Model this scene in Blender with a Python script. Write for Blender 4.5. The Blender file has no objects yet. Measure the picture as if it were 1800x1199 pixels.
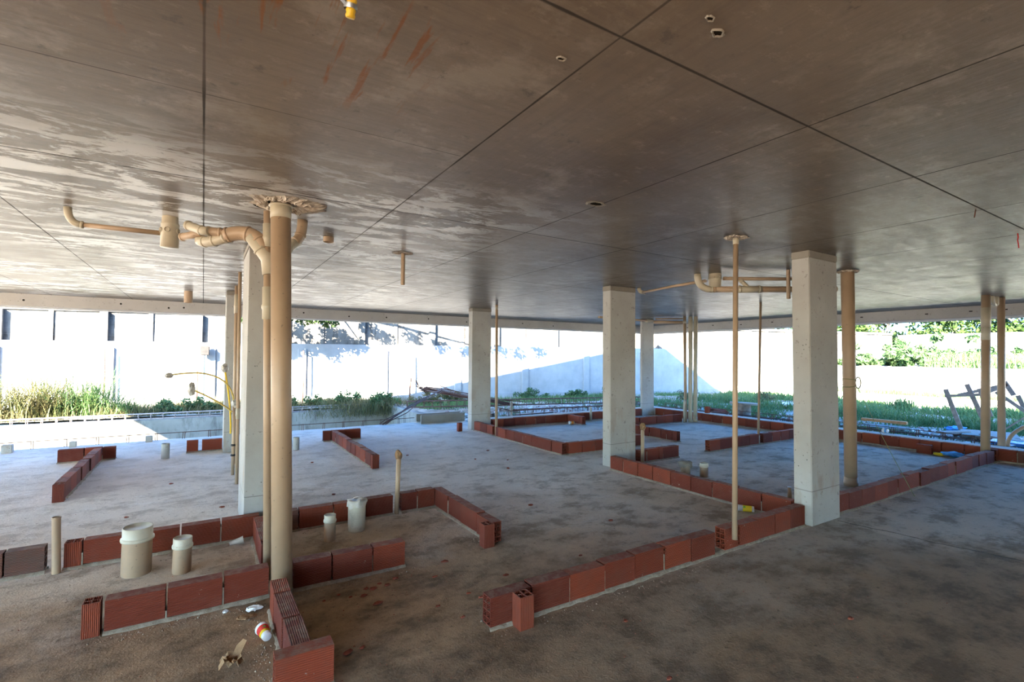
import bpy, bmesh, math, random
import numpy as np
from mathutils import Vector, Matrix, noise as mnoise
random.seed(7); rng = np.random.default_rng(7)
D = bpy.data; SC = bpy.context.scene; COL = SC.collection

# ------------------------------------------------------------------ camera
CAM_H = 1.6; FPX = 867.0
YAW, PIT, ROL = math.radians(32.03), math.radians(1.760), math.radians(.375)
cy, sy, cp, sp = math.cos(YAW), math.sin(YAW), math.cos(PIT), math.sin(PIT)
W = Vector((sy*cp, cy*cp, sp)); R0 = Vector((cy, -sy, 0)); U0 = R0.cross(W)
Rv = R0*math.cos(ROL)+U0*math.sin(ROL); Uv = -R0*math.sin(ROL)+U0*math.cos(ROL)
cd = D.cameras.new('camera'); cam = D.objects.new('camera', cd); COL.objects.link(cam)
cd.sensor_width = 36; cd.lens = FPX/1800*36; cd.clip_start = .05; cd.clip_end = 400
mw = Matrix.Identity(4)
for i in range(3):
    mw[i][0] = Rv[i]; mw[i][1] = Uv[i]; mw[i][2] = -W[i]
mw[2][3] = CAM_H
cam.matrix_world = mw; SC.camera = cam

# ------------------------------------------------------------------ sky, sun, exposure
SUNDIR = Vector((1.5, 1.16, -1.0)).normalized()
wd = D.worlds.new('sky'); SC.world = wd; wd.use_nodes = True
nt = wd.node_tree; nt.nodes.clear()
sk = nt.nodes.new('ShaderNodeTexSky'); sk.sky_type = 'NISHITA'; sk.sun_disc = False
sk.sun_elevation = math.radians(35); sk.sun_rotation = math.atan2(-SUNDIR.x, -SUNDIR.y); sk.air_density = 1.0; sk.dust_density = 2.0
bgn = nt.nodes.new('ShaderNodeBackground'); bgn.inputs['Strength'].default_value = 2.1
on = nt.nodes.new('ShaderNodeOutputWorld')
hs = nt.nodes.new('ShaderNodeHueSaturation'); hs.inputs['Saturation'].default_value = 1.15
tn = nt.nodes.new('ShaderNodeMix'); tn.data_type = 'RGBA'; tn.blend_type = 'MULTIPLY'; tn.inputs[0].default_value = 1; tn.inputs[7].default_value = (.66, 1.0, 1.42, 1)
nt.links.new(sk.outputs[0], tn.inputs[6]); nt.links.new(tn.outputs[2], hs.inputs['Color']); nt.links.new(hs.outputs[0], bgn.inputs[0]); nt.links.new(bgn.outputs[0], on.inputs[0])
sl = D.lights.new('sun', 'SUN'); sl.energy = 215.0; sl.angle = math.radians(.6); sl.color = (1, .88, .71)
so = D.objects.new('sun', sl); COL.objects.link(so); so.rotation_euler = SUNDIR.to_track_quat('-Z', 'Y').to_euler(); so.location = (-20, -15, 25)
vs = SC.view_settings; vs.view_transform = 'Standard'; vs.look = 'None'; vs.gamma = 1; vs.use_curve_mapping = False; vs.exposure = -0.58

H = 2.645      # ceiling height

# ------------------------------------------------------------------ node helper
class Sx:
    def __init__(s, t, k): s.t, s.k = t, k
    def _m(s, op, o, sw=False, c=False):
        n = s.t.nodes.new('ShaderNodeMath'); n.operation = op; n.use_clamp = c
        for i, v in enumerate((o, s) if sw else (s, o)):
            if v is None: continue
            if isinstance(v, Sx): s.t.links.new(v.k, n.inputs[i])
            else: n.inputs[i].default_value = v
        return Sx(s.t, n.outputs[0])
    def __add__(s, o): return s._m('ADD', o)
    __radd__ = __add__
    def __sub__(s, o): return s._m('SUBTRACT', o)
    def __rsub__(s, o): return s._m('SUBTRACT', o, True)
    def __mul__(s, o): return s._m('MULTIPLY', o)
    __rmul__ = __mul__
    def __truediv__(s, o): return s._m('DIVIDE', o)
    def gt(s, o): return s._m('GREATER_THAN', o)
    def lt(s, o): return s._m('LESS_THAN', o)
    def mx(s, o): return s._m('MAXIMUM', o)
    def mn(s, o): return s._m('MINIMUM', o)
    def pw(s, o): return s._m('POWER', o)
    def fr(s): return s._m('FRACT', None)
    def ab(s): return s._m('ABSOLUTE', None)
    def sin(s): return s._m('SINE', None)
    def ramp(s, a, b, c=0., d=1., smooth=False):
        n = s.t.nodes.new('ShaderNodeMapRange'); n.clamp = True
        if smooth: n.interpolation_type = 'SMOOTHSTEP'
        s.t.links.new(s.k, n.inputs[0])
        for i, v in zip((1, 2, 3, 4), (a, b, c, d)): n.inputs[i].default_value = v
        return Sx(s.t, n.outputs[0])

class Mat:
    def __init__(s, name, rough=.9, spec=.3, metal=0.):
        s.m = D.materials.new(name); s.m.use_nodes = True; s.t = s.m.node_tree
        s.b = s.t.nodes['Principled BSDF']
        s.b.inputs['Roughness'].default_value = rough; s.b.inputs['Specular IOR Level'].default_value = spec
        s.b.inputs['Metallic'].default_value = metal
        g = s.t.nodes.new('ShaderNodeNewGeometry'); s.pos = Sx(s.t, g.outputs['Position']); s.nor = Sx(s.t, g.outputs['Normal'])
        tc = s.t.nodes.new('ShaderNodeTexCoord'); s.obj = Sx(s.t, tc.outputs['Object'])
        oi = s.t.nodes.new('ShaderNodeObjectInfo'); s.rnd = Sx(s.t, oi.outputs['Random'])
    def xyz(s, v):
        n = s.t.nodes.new('ShaderNodeSeparateXYZ'); s.t.links.new(v.k, n.inputs[0]); return [Sx(s.t, n.outputs[i]) for i in range(3)]
    def sc(s, v, a, off=(0, 0, 0)):
        n = s.t.nodes.new('ShaderNodeMapping'); s.t.links.new(v.k, n.inputs[0])
        n.inputs['Scale'].default_value = a; n.inputs['Location'].default_value = off; return Sx(s.t, n.outputs[0])
    def noise(s, v, scale=1., det=4., rgh=.55, dist=0.):
        n = s.t.nodes.new('ShaderNodeTexNoise'); s.t.links.new(v.k, n.inputs['Vector'])
        n.inputs['Scale'].default_value = scale; n.inputs['Detail'].default_value = det; n.inputs['Roughness'].default_value = rgh
        n.inputs['Distortion'].default_value = dist; return Sx(s.t, n.outputs[0])
    def vor(s, v, scale=1., feat='F1'):
        n = s.t.nodes.new('ShaderNodeTexVoronoi'); n.feature = feat; s.t.links.new(v.k, n.inputs['Vector'])
        n.inputs['Scale'].default_value = scale; return Sx(s.t, n.outputs[0])
    def mix(s, f, a, b):
        n = s.t.nodes.new('ShaderNodeMix'); n.data_type = 'RGBA'
        for k, v in ((0, f), (6, a), (7, b)):
            if isinstance(v, Sx): s.t.links.new(v.k, n.inputs[k])
            elif k == 0: n.inputs[0].default_value = v
            else: n.inputs[k].default_value = (*v, 1)
        return Sx(s.t, n.outputs[2])
    def set(s, k, v):
        if isinstance(v, Sx): s.t.links.new(v.k, s.b.inputs[k])
        else: s.b.inputs[k].default_value = (*v, 1) if isinstance(v, tuple) else v
        return s
    def col(s, v): return s.set('Base Color', v)
    def bump(s, h, dist=.005, st=1.):
        n = s.t.nodes.new('ShaderNodeBump'); n.inputs['Distance'].default_value = dist; n.inputs['Strength'].default_value = st
        s.t.links.new(h.k, n.inputs['Height']); s.t.links.new(n.outputs[0], s.b.inputs['Normal']); return s

def seam(m, c, w, wob):
    return ((c+wob).ab()).ramp(w, w*2.2, 1, 0)

# ------------------------------------------------------------------ materials
def mat_ceiling():
    m = Mat('formed_concrete_ceiling', .4, .22)
    x, y, z = m.xyz(m.pos)
    left = x.lt(1.12)
    wob = (m.noise(m.pos, 5, 3)-.5)*.02
    def grid(c, off, per):
        f = ((c-off)/per).fr()
        return (((f-.5).ab()*-1.+.5)*per)          # distance to nearest line
    brk = m.noise(m.pos, 1.3, 2).ramp(.36, .5)
    dx = grid(x, -.02, 1.155); dyr = grid(y, 1.155, 2.3); dyl = grid(y, -1.14, 1.15)
    wob = wob*.35
    sx = (dx+wob).ab().ramp(.0025, .0065, 1, 0)*(brk*.4+.6)
    sy_ = (dyr+wob).ab().ramp(.003, .0075, 1, 0)
    sl_ = (dyl+wob).ab().ramp(.0012, .004, 1, 0)*left*(brk*.6+.1)
    seams = sx.mx(sy_).mx(sl_)
    # wood grain left by the boards
    gl = m.noise(m.sc(m.pos, (1.2, 26, 1)), 1.6, 6, .65)
    gr = m.noise(m.sc(m.pos, (24, 1.0, 1)), 1.6, 6, .65)
    grain = gl*left+gr*(1-left)
    big = m.noise(m.pos, .7, 5, .6)
    base = m.mix(big.ramp(.3, .7), (.115, .083, .056), (.19, .148, .108))
    base = m.mix(grain.ramp(.45, .66)*.5, base, (.10, .075, .055))
    mf = m.noise(m.sc(m.pos, (1.5, 2.4, 1)), 6, 8, .78)
    base = m.mix(mf.ramp(.54, .64)*.5, base, (.10, .078, .058)); base = m.mix(mf.ramp(.44, .34)*.4, base, (.33, .28, .22))
    bl = m.noise(m.pos, 2.1, 8, .7)
    base = m.mix(bl.ramp(.52, .64)*.5, base, (.12, .095, .075))
    base = m.mix(bl.ramp(.47, .36)*.35, base, (.36, .32, .27))
    # panel to panel tone
    pn = m.noise(m.sc(m.pos, (.85, .43, 0)), 1, 0)
    base = m.mix(pn.ramp(.4, .6)*.2, base, (.32, .28, .235))
    # whitish lime patches; part of the white paints in glossy reflections
    eff = m.noise(m.sc(m.pos, (1, 2.6, 1)), 1.9, 9, .74, .5)
    zone = m.noise(m.pos, .45, 2).ramp(.40, .56)*(y.ramp(2.6, 3.6))*(x.ramp(3.6, 1.2))
    em = eff.ramp(.49, .535)*zone
    base = m.mix(em*.85, base, (.74, .73, .70))
    # rust streaks
    rs = m.noise(m.sc(m.pos, (13, 1.5, 1), (3.1, 0, 0)), 1.1, 6, .6, .25)
    rz = (x-.22).ab().ramp(.55, .38)*((y-1.7).ab().ramp(.45, .30))
    base = m.mix(rs.ramp(.565, .62)*rz*.85, base, (.20, .080, .022))
    sp_ = m.noise(m.pos, 9, 6, .7)
    base = m.mix(sp_.ramp(.62, .68)*.7, base, (.09, .075, .06))
    base = m.mix(seams*.92, base, (.03, .026, .022))
    m.col(base)
    rr = m.noise(m.sc(m.pos, (1, 2.2, 1), (2, 7, 0)), 3.5, 10, .8, .2).ramp(.40, .60, .35, .45)-em*.07
    m.set('Roughness', rr+seams*.5)
    m.bump(grain*.35+m.noise(m.pos, 30, 4)*.25+em*.3+m.noise(m.pos, 2.2, 3)*.5, .005, .6)
    return m.m

def mat_floor():
    m = Mat('dusty_slab', .92, .25)
    x, y, z = m.xyz(m.pos)
    n1 = m.noise(m.pos, .55, 6, .62); n2 = m.noise(m.sc(m.pos, (1, 1.25, 1)), 2.6, 9, .72); n3 = m.noise(m.pos, 22, 5, .7)
    c = m.mix(n1.ramp(.35, .65), (.64, .58, .50), (.80, .745, .665))
    c = m.mix(n2.ramp(.49, .60)*y.ramp(8, 4.5, .35, .72), c, (.30, .25, .19))
    c = m.mix(m.noise(m.sc(m.pos, (1.2, 2.2, 1), (4, 2, 0)), 1.9, 9, .78).ramp(.54, .64)*.55, c, (.84, .82, .79))
    # sandy dirt in near rooms and camera side; brown partly paints in warm light
    d = m.noise(m.pos, 1.1, 6, .6)
    near = ((y+(d-.5)*2.0).ramp(5.0, 3.6))*(x.ramp(4.3, 1.4, .45, 1))
    near2 = ((y+(d-.5)*1.6+(x-5).mx(0)*.75).ramp(2.9, 1.6))
    c = m.mix(near.mx(near2)*.92, c, m.mix(n2.ramp(.42, .60), (.40, .265, .15), (.165, .108, .06)))
    c = m.mix(n3.ramp(.60, .68)*.7, c, (.10, .075, .055))
    sp_ = m.noise(m.sc(m.pos, (1.5, 2.2, 1)), 5, 8, .78)
    c = m.mix(sp_.ramp(.62, .68)*.6, c, (.12, .09, .065))
    wb = (m.noise(m.pos, 2.6, 5, .6)-.5)*.16
    dl = (x-5.34)*.985-(2.47-y)*.17+wb*(2.6-y).ramp(0, .6)
    crack = (dl.ab()).ramp(.005, .016, 1, 0)*(y.lt(2.46))
    dirt = ((x-5.3-wb).ramp(.02, -.02))*(y.lt(2.5))*.25
    c = m.mix(dirt, c, (.13, .09, .065))
    c = m.mix(crack*.7, c, (.06, .045, .035))
    m.col(c)
    m.bump(n2*.9+n3*.5+m.noise(m.pos, 90, 3)*.25-crack*1.2+n1*2, .012, .8)
    return m.m

def mat_conc(name, a, b, rough=.8, stain=.5, scale=1.):
    m = Mat(name, rough, .35)
    n1 = m.noise(m.pos, 1.6*scale, 5, .6); n2 = m.noise(m.pos, 14*scale, 5, .7)
    c = m.mix(n1.ramp(.3, .7), a, b)
    c = m.mix(n2.ramp(.61, .68)*stain, c, (.10, .085, .07))
    pit = m.vor(m.pos, 26*scale).ramp(.10, .16, 1, 0)*m.noise(m.pos, 5, 2).ramp(.5, .62)
    c = m.mix(pit*.8, c, (.06, .055, .05))
    m.col(c); m.bump(n1*1.5+n2*.5-pit*1.5, .006, .6)
    return m

def mat_column():
    m = mat_conc('column_concrete', (.33, .31, .28), (.42, .405, .375), .75, .55)
    x, y, z = m.xyz(m.pos)
    base = m.b.inputs['Base Color'].links[0].from_socket
    b = Sx(m.t, base)
    j = (z-.33+(m.noise(m.pos, 3, 2)-.5)*.02).ab().ramp(.002, .006, 1, 0)
    b = m.mix(j*.6, b, (.10, .09, .08))
    sm = m.noise(m.sc(m.pos, (3, 3, 1.2)), 1.6, 4).ramp(.58, .68)*z.ramp(1.1, .5)
    b = m.mix(sm*.45, b, (.27, .18, .10))
    m.col(b); return m.m

def mat_brick(name, upright=False, burnt=False):
    m = Mat(name, .85, .25)
    ox, oy, oz = m.xyz(m.obj)
    k = 2*math.pi/.0105
    r = (((ox if upright else oz)*k).sin()+((oy)*k).sin())*.5
    a, b = ((.29, .058, .026), (.13, .026, .016)) if not burnt else ((.10, .07, .06), (.16, .065, .045))
    c = m.mix(m.rnd, a, b)
    n = m.noise(m.pos, 7, 5, .65)
    c = m.mix(n.ramp(.45, .7)*.5, c, (.18, .06, .04))
    c = m.mix(r.ramp(-1, -.2, .35, 0), c, (.10, .03, .02))
    nx, ny, nz = m.xyz(m.nor)
    du = m.noise(m.pos, 16, 5, .7)
    c = m.mix(nz.ramp(.5, .9)*du.ramp(.44, .62)*.55, c, (.27, .18, .125))
    c = m.mix(du.ramp(.68, .71)*.55, c, (.5, .46, .4))
    m.col(c); m.bump(r*.8+n*.4+du*.3, .0042, 1)
    return m.m

def simple(name, a, b=None, rough=.6, spec=.4, metal=0., scale=8., bump=0., lo=.35, hi=.65):
    m = Mat(name, rough, spec, metal)
    n = m.noise(m.pos, scale, 5, .65)
    m.col(m.mix(n.ramp(lo, hi), a, b or tuple(v*.75 for v in a)))
    if bump: m.bump(n, bump)
    return m.m

def mat_pvc(name, a, b, spots=.6):
    m = Mat(name, .42, .45)
    n = m.noise(m.pos, 3, 4); s2 = m.noise(m.pos, 42, 3, .6); dz = m.noise(m.pos, 9, 5, .7)
    x, y, z = m.xyz(m.pos)
    c = m.mix(n.ramp(.3, .7), a, b)
    c = m.mix(s2.ramp(.67, .70)*spots, c, (.16, .13, .10))
    c = m.mix(dz.ramp(.5, .7)*z.ramp(.45, .0)*.75, c, (.26, .21, .16))
    m.col(c); return m.m

def mat_leaf(name, cols, trans=.35, scale=2.):
    m = Mat(name, .6, .3)
    n = m.noise(m.pos, scale, 3, .6); n2 = m.noise(m.pos, scale*9, 2)
    c = m.mix(n.ramp(.35, .65), cols[0], cols[1]); c = m.mix(n2.ramp(.5, .66), c, cols[2])
    m.col(c)
    t = m.t.nodes.new('ShaderNodeBsdfTranslucent'); mx = m.t.nodes.new('ShaderNodeMixShader'); mx.inputs[0].default_value = trans
    m.t.links.new(c.k, t.inputs[0]); m.t.links.new(m.b.outputs[0], mx.inputs[1]); m.t.links.new(t.outputs[0], mx.inputs[2])
    m.t.links.new(mx.outputs[0], m.t.nodes['Material Output'].inputs[0])
    return m.m

def mat_wall(name, a, b, stain, block=0.):
    m = Mat(name, .95, .1)
    x, y, z = m.xyz(m.pos)
    n = m.noise(m.pos, 1.3, 6, .65)
    c = m.mix(n.ramp(.35, .65), a, b)
    st = m.noise(m.sc(m.pos, (1.6, 1.6, .45)), 2.2, 6, .7)
    c = m.mix(st.ramp(.50, .64)*stain, c, (.035, .03, .026))
    bz = (z/.2).fr().ramp(.0, .06, 1, 0); row = (z/.2-(z/.2).fr())
    bx = ((x/.4+row*.5).fr()).ramp(.0, .03, 1, 0)
    c = m.mix(bz.mx(bx)*block, c, (.2, .2, .2))
    m.col(c); m.bump(n+m.noise(m.pos, 20, 4)*.3-bz.mx(bx)*block, .01, .5)
    return m.m

M = dict(
    ceiling=mat_ceiling(), floor=mat_floor(), column=mat_column(),
    beam=mat_conc('beam_concrete', (.38, .35, .31), (.46, .43, .39), .8, .35).m,
    edge=mat_conc('edge_concrete', (.50, .49, .47), (.60, .59, .57), .9, .2).m,
    trench=mat_wall('trench_concrete', (.17, .175, .16), (.23, .235, .22), .5, .25),
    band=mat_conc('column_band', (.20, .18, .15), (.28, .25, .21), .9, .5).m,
    brick=mat_brick('red_hollow_brick'), brickv=mat_brick('red_hollow_brick_upright', True), burnt=mat_brick('burnt_hollow_brick', False, True),
    mortar=simple('mortar', (.36, .30, .235), (.24, .19, .14), .95, .1, scale=30, bump=.008),
    pvc=mat_pvc('tan_pvc', (.42, .295, .19), (.35, .24, .155)), fit=mat_pvc('cream_pvc_fitting', (.46, .405, .30), (.40, .34, .25), .2),
    cap=mat_pvc('cream_cap', (.54, .49, .38), (.47, .42, .32), .5),
    wallw=mat_wall('white_rendered_wall', (.28, .285, .29), (.225, .23, .235), .06, .12),
    wallg=mat_wall('stained_block_wall', (.13, .128, .12), (.085, .082, .075), .8, .5),
    wallb=mat_wall('unseen_blocking_wall', (.30, .26, .22), (.24, .21, .18), .2, .2),
    soil=simple('pale_rubble_soil', (.34, .31, .27), (.14, .115, .08), .95, .1, scale=1.4, bump=.05),
    soilg=simple('sandy_ground', (.42, .38, .33), (.20, .19, .11), .95, .1, scale=.9, bump=.05),
    grass=mat_leaf('green_grass', [(.050, .125, .045), (.085, .16, .05), (.15, .18, .065)]),
    dry=mat_leaf('dry_grass', [(.055, .07, .022), (.13, .105, .05), (.035, .055, .02)]),
    leaf=mat_leaf('tree_leaf', [(.028, .06, .015), (.06, .11, .022), (.012, .03, .01)], .35, 1.),
    leafb=mat_leaf('bush_leaf', [(.045, .10, .035), (.07, .13, .05), (.025, .06, .022)], .35, 3.),
    wood=simple('grey_weathered_wood', (.30, .26, .23), (.20, .17, .15), .85, .2, scale=12, bump=.004),
    bark=simple('bark', (.22, .18, .14), (.13, .10, .08), .9, .1, scale=12, bump=.02),
    rebar=simple('rusty_rebar', (.13, .06, .045), (.07, .04, .035), .8, .3, scale=30),
    rebarg=simple('dusty_rebar', (.34, .30, .28), (.22, .16, .14), .8, .3, scale=30),
    yellow=simple('yellow_conduit', (.78, .50, .02), (.62, .38, .02), .45, .4),
    yellowd=simple('dusty_yellow_conduit', (.55, .40, .10), (.42, .30, .10), .6, .3),
    metal=simple('galvanised_strap', (.62, .64, .66), (.45, .47, .5), .35, .5, .85),
    black=simple('black_plastic', (.02, .02, .02), (.035, .03, .03), .5, .4),
    dark=simple('dark_hole', (.02, .017, .014), (.03, .025, .02), 1, 0),
    rubble=simple('broken_plaster', (.62, .56, .48), (.30, .24, .19), .95, .1, scale=26, bump=.01),
    paper=simple('brown_paper', (.36, .22, .12), (.24, .14, .075), .85, .1, scale=14, bump=.004),
    plastic=simple('dusty_clear_plastic', (.52, .48, .42), (.38, .34, .29), .35, .5, scale=14),
    white=simple('white_plastic', (.80, .80, .80), (.70, .70, .72), .4, .5),
    blue=simple('blue_plastic', (.03, .20, .55), (.06, .30, .65), .4, .5),
    red=simple('red_label', (.70, .04, .03), (.62, .03, .03), .5, .4), green=simple('green_print', (.05, .28, .05), (.08, .36, .06), .5, .4),
    orange=simple('orange_label', (.75, .28, .03), (.65, .22, .03), .5, .4), lyellow=simple('yellow_label', (.78, .58, .02), (.70, .50, .02), .5, .4),
    redcord=simple('red_cord', (.55, .03, .03), (.4, .02, .02), .6, .3), greywire=simple('grey_green_wire', (.22, .22, .08), (.14, .14, .06), .6, .3),
    plank=simple('orange_plank', (.58, .30, .14), (.42, .20, .09), .8, .2, scale=14),
    chip=simple('brick_chip_red', (.30, .085, .05), (.20, .06, .04), .9, .1, scale=40),
)

# ------------------------------------------------------------------ object helpers
def link(name, me, mat=None, parent=None, loc=None):
    o = D.objects.new(name, me); COL.objects.link(o)
    if mat is not None and me is not None and not me.materials: me.materials.append(mat)
    if parent is not None: o.parent = parent
    if loc is not None: o.location = loc
    return o
def tag(o, label, cat, group=None, kind=None):
    o['label'] = label; o['category'] = cat
    if group: o['group'] = group
    if kind: o['kind'] = kind
    return o
def empty(name, loc, label, cat, group=None, rz=0):
    o = D.objects.new(name, None); COL.objects.link(o); o.location = loc; o.rotation_euler = (0, 0, rz); o.empty_display_size = .1
    return tag(o, label, cat, group)
def struct(o): o['kind'] = 'structure'; return o

class MB:
    """collects shapes into one mesh (vertices, faces, smooth flags, material slots)"""
    def __init__(s): s.v = []; s.f = []; s.sm = []; s.mi = []
    def add(s, v, f, smooth=False, mi=0):
        o = len(s.v); s.v += [tuple(p) for p in v]; s.f += [tuple(i+o for i in q) for q in f]
        s.sm += [smooth]*len(f); s.mi += [mi]*len(f); return s
    def box(s, a, b, mi=0, bev=0.):
        if bev:
            bm = bmesh.new(); bmesh.ops.create_cube(bm, size=1)
            for v in bm.verts: v.co = Vector([(a[i]+b[i])/2+v.co[i]*(b[i]-a[i]) for i in range(3)])
            bmesh.ops.bevel(bm, geom=bm.edges[:], offset=bev, segments=2, affect='EDGES')
            bm.verts.index_update()
            s.add([v.co for v in bm.verts], [[v.index for v in f.verts] for f in bm.faces], False, mi); bm.free(); return s
        x0, y0, z0 = a; x1, y1, z1 = b
        v = [(x0, y0, z0), (x1, y0, z0), (x1, y1, z0), (x0, y1, z0), (x0, y0, z1), (x1, y0, z1), (x1, y1, z1), (x0, y1, z1)]
        return s.add(v, [(0, 3, 2, 1), (4, 5, 6, 7), (0, 1, 5, 4), (1, 2, 6, 5), (2, 3, 7, 6), (3, 0, 4, 7)], False, mi)
    def beam(s, p, q, w, h, mi=0, up=(0, 0, 1)):
        p = Vector(p); q = Vector(q); d = (q-p).normalized(); u = Vector(up)
        if abs(d.dot(u)) > .95: u = Vector((0, 1, 0))
        a = d.cross(u).normalized(); b = a.cross(d).normalized(); v = []
        for e in (p, q):
            for i, j in ((-1, -1), (1, -1), (1, 1), (-1, 1)): v.append(e+a*(i*w/2)+b*(j*h/2))
        return s.add(v, [(0, 1, 2, 3), (7, 6, 5, 4), (0, 4, 5, 1), (1, 5, 6, 2), (2, 6, 7, 3), (3, 7, 4, 0)], False, mi)
    def tube(s, pts, r, n=16, caps=True, mi=0, smooth=True):
        pts = [Vector(p) for p in pts]; rs = r if isinstance(r, (list, tuple)) else [r]*len(pts)
        v = []; f = []; prev = None
        for i, p in enumerate(pts):
            t = (pts[min(i+1, len(pts)-1)]-pts[max(i-1, 0)]).normalized()
            if prev is None:
                a = t.cross(Vector((0, 0, 1)) if abs(t.z) < .9 else Vector((1, 0, 0))).normalized()
            else:
                a = (prev-t*prev.dot(t)).normalized()
            prev = a; b = t.cross(a)
            for k in range(n):
                g = 2*math.pi*k/n; v.append(p+(a*math.cos(g)+b*math.sin(g))*rs[i])
        for i in range(len(pts)-1):
            for k in range(n):
                k2 = (k+1) % n; f.append((i*n+k, i*n+k2, (i+1)*n+k2, (i+1)*n+k))
        s.add(v, f, smooth, mi)
        if caps:
            o = len(s.v)-len(v); s.f.append(tuple(o+k for k in reversed(range(n)))); s.f.append(tuple(o+(len(pts)-1)*n+k for k in range(n)))
            s.sm += [False]*2; s.mi += [mi]*2
        return s
    def lathe(s, prof, c=(0, 0, 0), ax=(0, 0, 1), n=28, mi=0, smooth=True):
        ax = Vector(ax).normalized(); c = Vector(c)
        return s.tube([c+ax*z for r, z in prof], [max(r, 1e-4) for r, z in prof], n, False, mi, smooth) if False else s._lathe(prof, c, ax, n, mi, smooth)
    def _lathe(s, prof, c, ax, n, mi, smooth):
        a = ax.cross(Vector((0, 0, 1)) if abs(ax.z) < .9 else Vector((1, 0, 0))).normalized(); b = ax.cross(a); v = []; f = []
        for r, z in prof:
            for k in range(n):
                g = 2*math.pi*k/n; v.append(c+ax*z+(a*math.cos(g)+b*math.sin(g))*max(r, 1e-4))
        for i in range(len(prof)-1):
            for k in range(n):
                k2 = (k+1) % n; f.append((i*n+k, i*n+k2, (i+1)*n+k2, (i+1)*n+k))
        return s.add(v, f, smooth, mi)
    def mesh(s, name, *mats):
        me = D.meshes.new(name); me.from_pydata(s.v, [], s.f); me.polygons.foreach_set('use_smooth', s.sm); me.polygons.foreach_set('material_index', s.mi)
        for m in mats: me.materials.append(m)
        me.update(); return me
    def obj(s, name, mat, parent=None, loc=None):
        mats = mat if isinstance(mat, (list, tuple)) else [mat]
        o = link(name, s.mesh(name, *mats), None, parent); 
        if loc is not None: o.location = loc
        return o

def jitter(me, amp, freq=8., seed=0., axes=(1, 1, 1)):
    for v in me.vertices:
        d = mnoise.noise_vector(v.co*freq+Vector((seed, seed*1.7, 0)))
        for i in range(3): v.co[i] += d[i]*amp*axes[i]
    me.update(); return me

def grid_mesh(x0, x1, y0, y1, nx, ny, zf):
    v = [(x0+(x1-x0)*i/nx, y0+(y1-y0)*j/ny, 0) for j in range(ny+1) for i in range(nx+1)]
    v = [(a, b, zf(a, b)) for a, b, _ in v]
    f = [(j*(nx+1)+i, j*(nx+1)+i+1, (j+1)*(nx+1)+i+1, (j+1)*(nx+1)+i) for j in range(ny) for i in range(nx)]
    return v, f

# ------------------------------------------------------------------ building shell
struct(MB().box((-10.6, -5, H), (12.95, 12.05, H+.2)).obj('ceiling', M['ceiling']))
b = MB().box((-14, -9, -.35), (5.45, 11.3, 0)).box((5.45, -9, -.35), (10.95, 9.85, 0))
struct(b.obj('floor', M['floor']))
struct(MB().box((5.46, 9.61, .001), (10.95, 9.85, .2)).box((10.70, 1.0, .001), (10.95, 9.605, .2)).obj('trim_1', M['edge']))
struct(MB().box((-10.6, 11.9, 2.425), (12.795, 12.05, H-.001)).obj('trim_2', M['beam']))
struct(MB().box((12.955, -5, 2.385), (13.1, 12.2, 2.47)).box((-10.6, 12.055, 2.405), (12.95, 12.2, 2.47)).obj('trim_4', M['edge']))
struct(MB().box((12.8, -5, 2.425), (12.95, 12.05, H-.001)).obj('trim_3', M['beam']))
v = [(-6.4, -5, H+.21), (12.95, -5, H+.21), (12.95, -5, 5.7), (-10.3, -5, 5.7)]; v += [(p[0], 12.05, p[2]) for p in v]  # unseen upper storey, left end slanted to shape its shadow on the trench wall
struct(MB().add(v, [(0, 1, 2, 3), (7, 6, 5, 4), (0, 4, 5, 1), (1, 5, 6, 2), (2, 6, 7, 3), (3, 7, 4, 0)]).obj('wall_upper_unseen', M['beam']))
struct(MB().box((-2.0, -4.9, .001), (12.7, -4.7, H-.001)).obj('wall_back_unseen', M['wallb']))  # unseen wall added behind the camera to block light from there
struct(MB().box((12.75, -4.9, .001), (12.95, -2.6, 2.42)).obj('wall_side_unseen', M['wallb']))  # unseen wall piece added to hold back light from behind right
# form-tie holes in the edge beams
for i, x in enumerate([-2.7, -1.35, -.6, -.35, 1.9, 2.9, 3.8, 4.9, 6.0, 6.9, 7.8, 8.9]):
    MB()._lathe([(.018, 0), (.0001, .002)], Vector((x, 11.898, 2.53+.02*math.sin(i*2.1))), Vector((0, -1, 0)), 10, 0, False).obj('tie_hole', M['dark'], D.objects['trim_2'])
for i, y in enumerate([2.9, 3.4, 4.1, 5.3, 6.5, 7.4, 8.3, 9.2, 10.1]):
    MB().box((12.79, y, 2.53+.015*math.sin(i*3)), (12.799, y+.05, 2.55+.015*math.sin(i*3))).obj('tie_hole', M['dark'], D.objects['trim_3'])

# ------------------------------------------------------------------ columns
def column(x0, y0, x1, y1, label, z0=0.001):
    t = empty('concrete_column', ((x0+x1)/2, (y0+y1)/2, 0), label, 'column', 'concrete columns carrying the slab')
    c = Vector(((x0+x1)/2, (y0+y1)/2, 0)); hx, hy = (x1-x0)/2, (y1-y0)/2
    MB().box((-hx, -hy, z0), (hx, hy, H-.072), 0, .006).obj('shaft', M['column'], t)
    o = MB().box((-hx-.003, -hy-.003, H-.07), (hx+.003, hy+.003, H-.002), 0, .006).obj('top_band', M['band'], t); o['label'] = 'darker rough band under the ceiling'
    return t
column(4.93, 2.49, 5.46, 2.66, 'grey concrete column nearest on the right, where two long brick rows meet')
column(5.03, 5.33, 5.54, 5.50, 'grey concrete column behind the slim hanging pole, brown stain low on its left face')
column(4.94, 9.52, 5.41, 9.70, 'grey concrete column in the middle distance beside the precast concrete trough')
column(.335, 5.0, .52, 5.78, 'narrow concrete column just behind the thick tan drain pipe')
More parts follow.
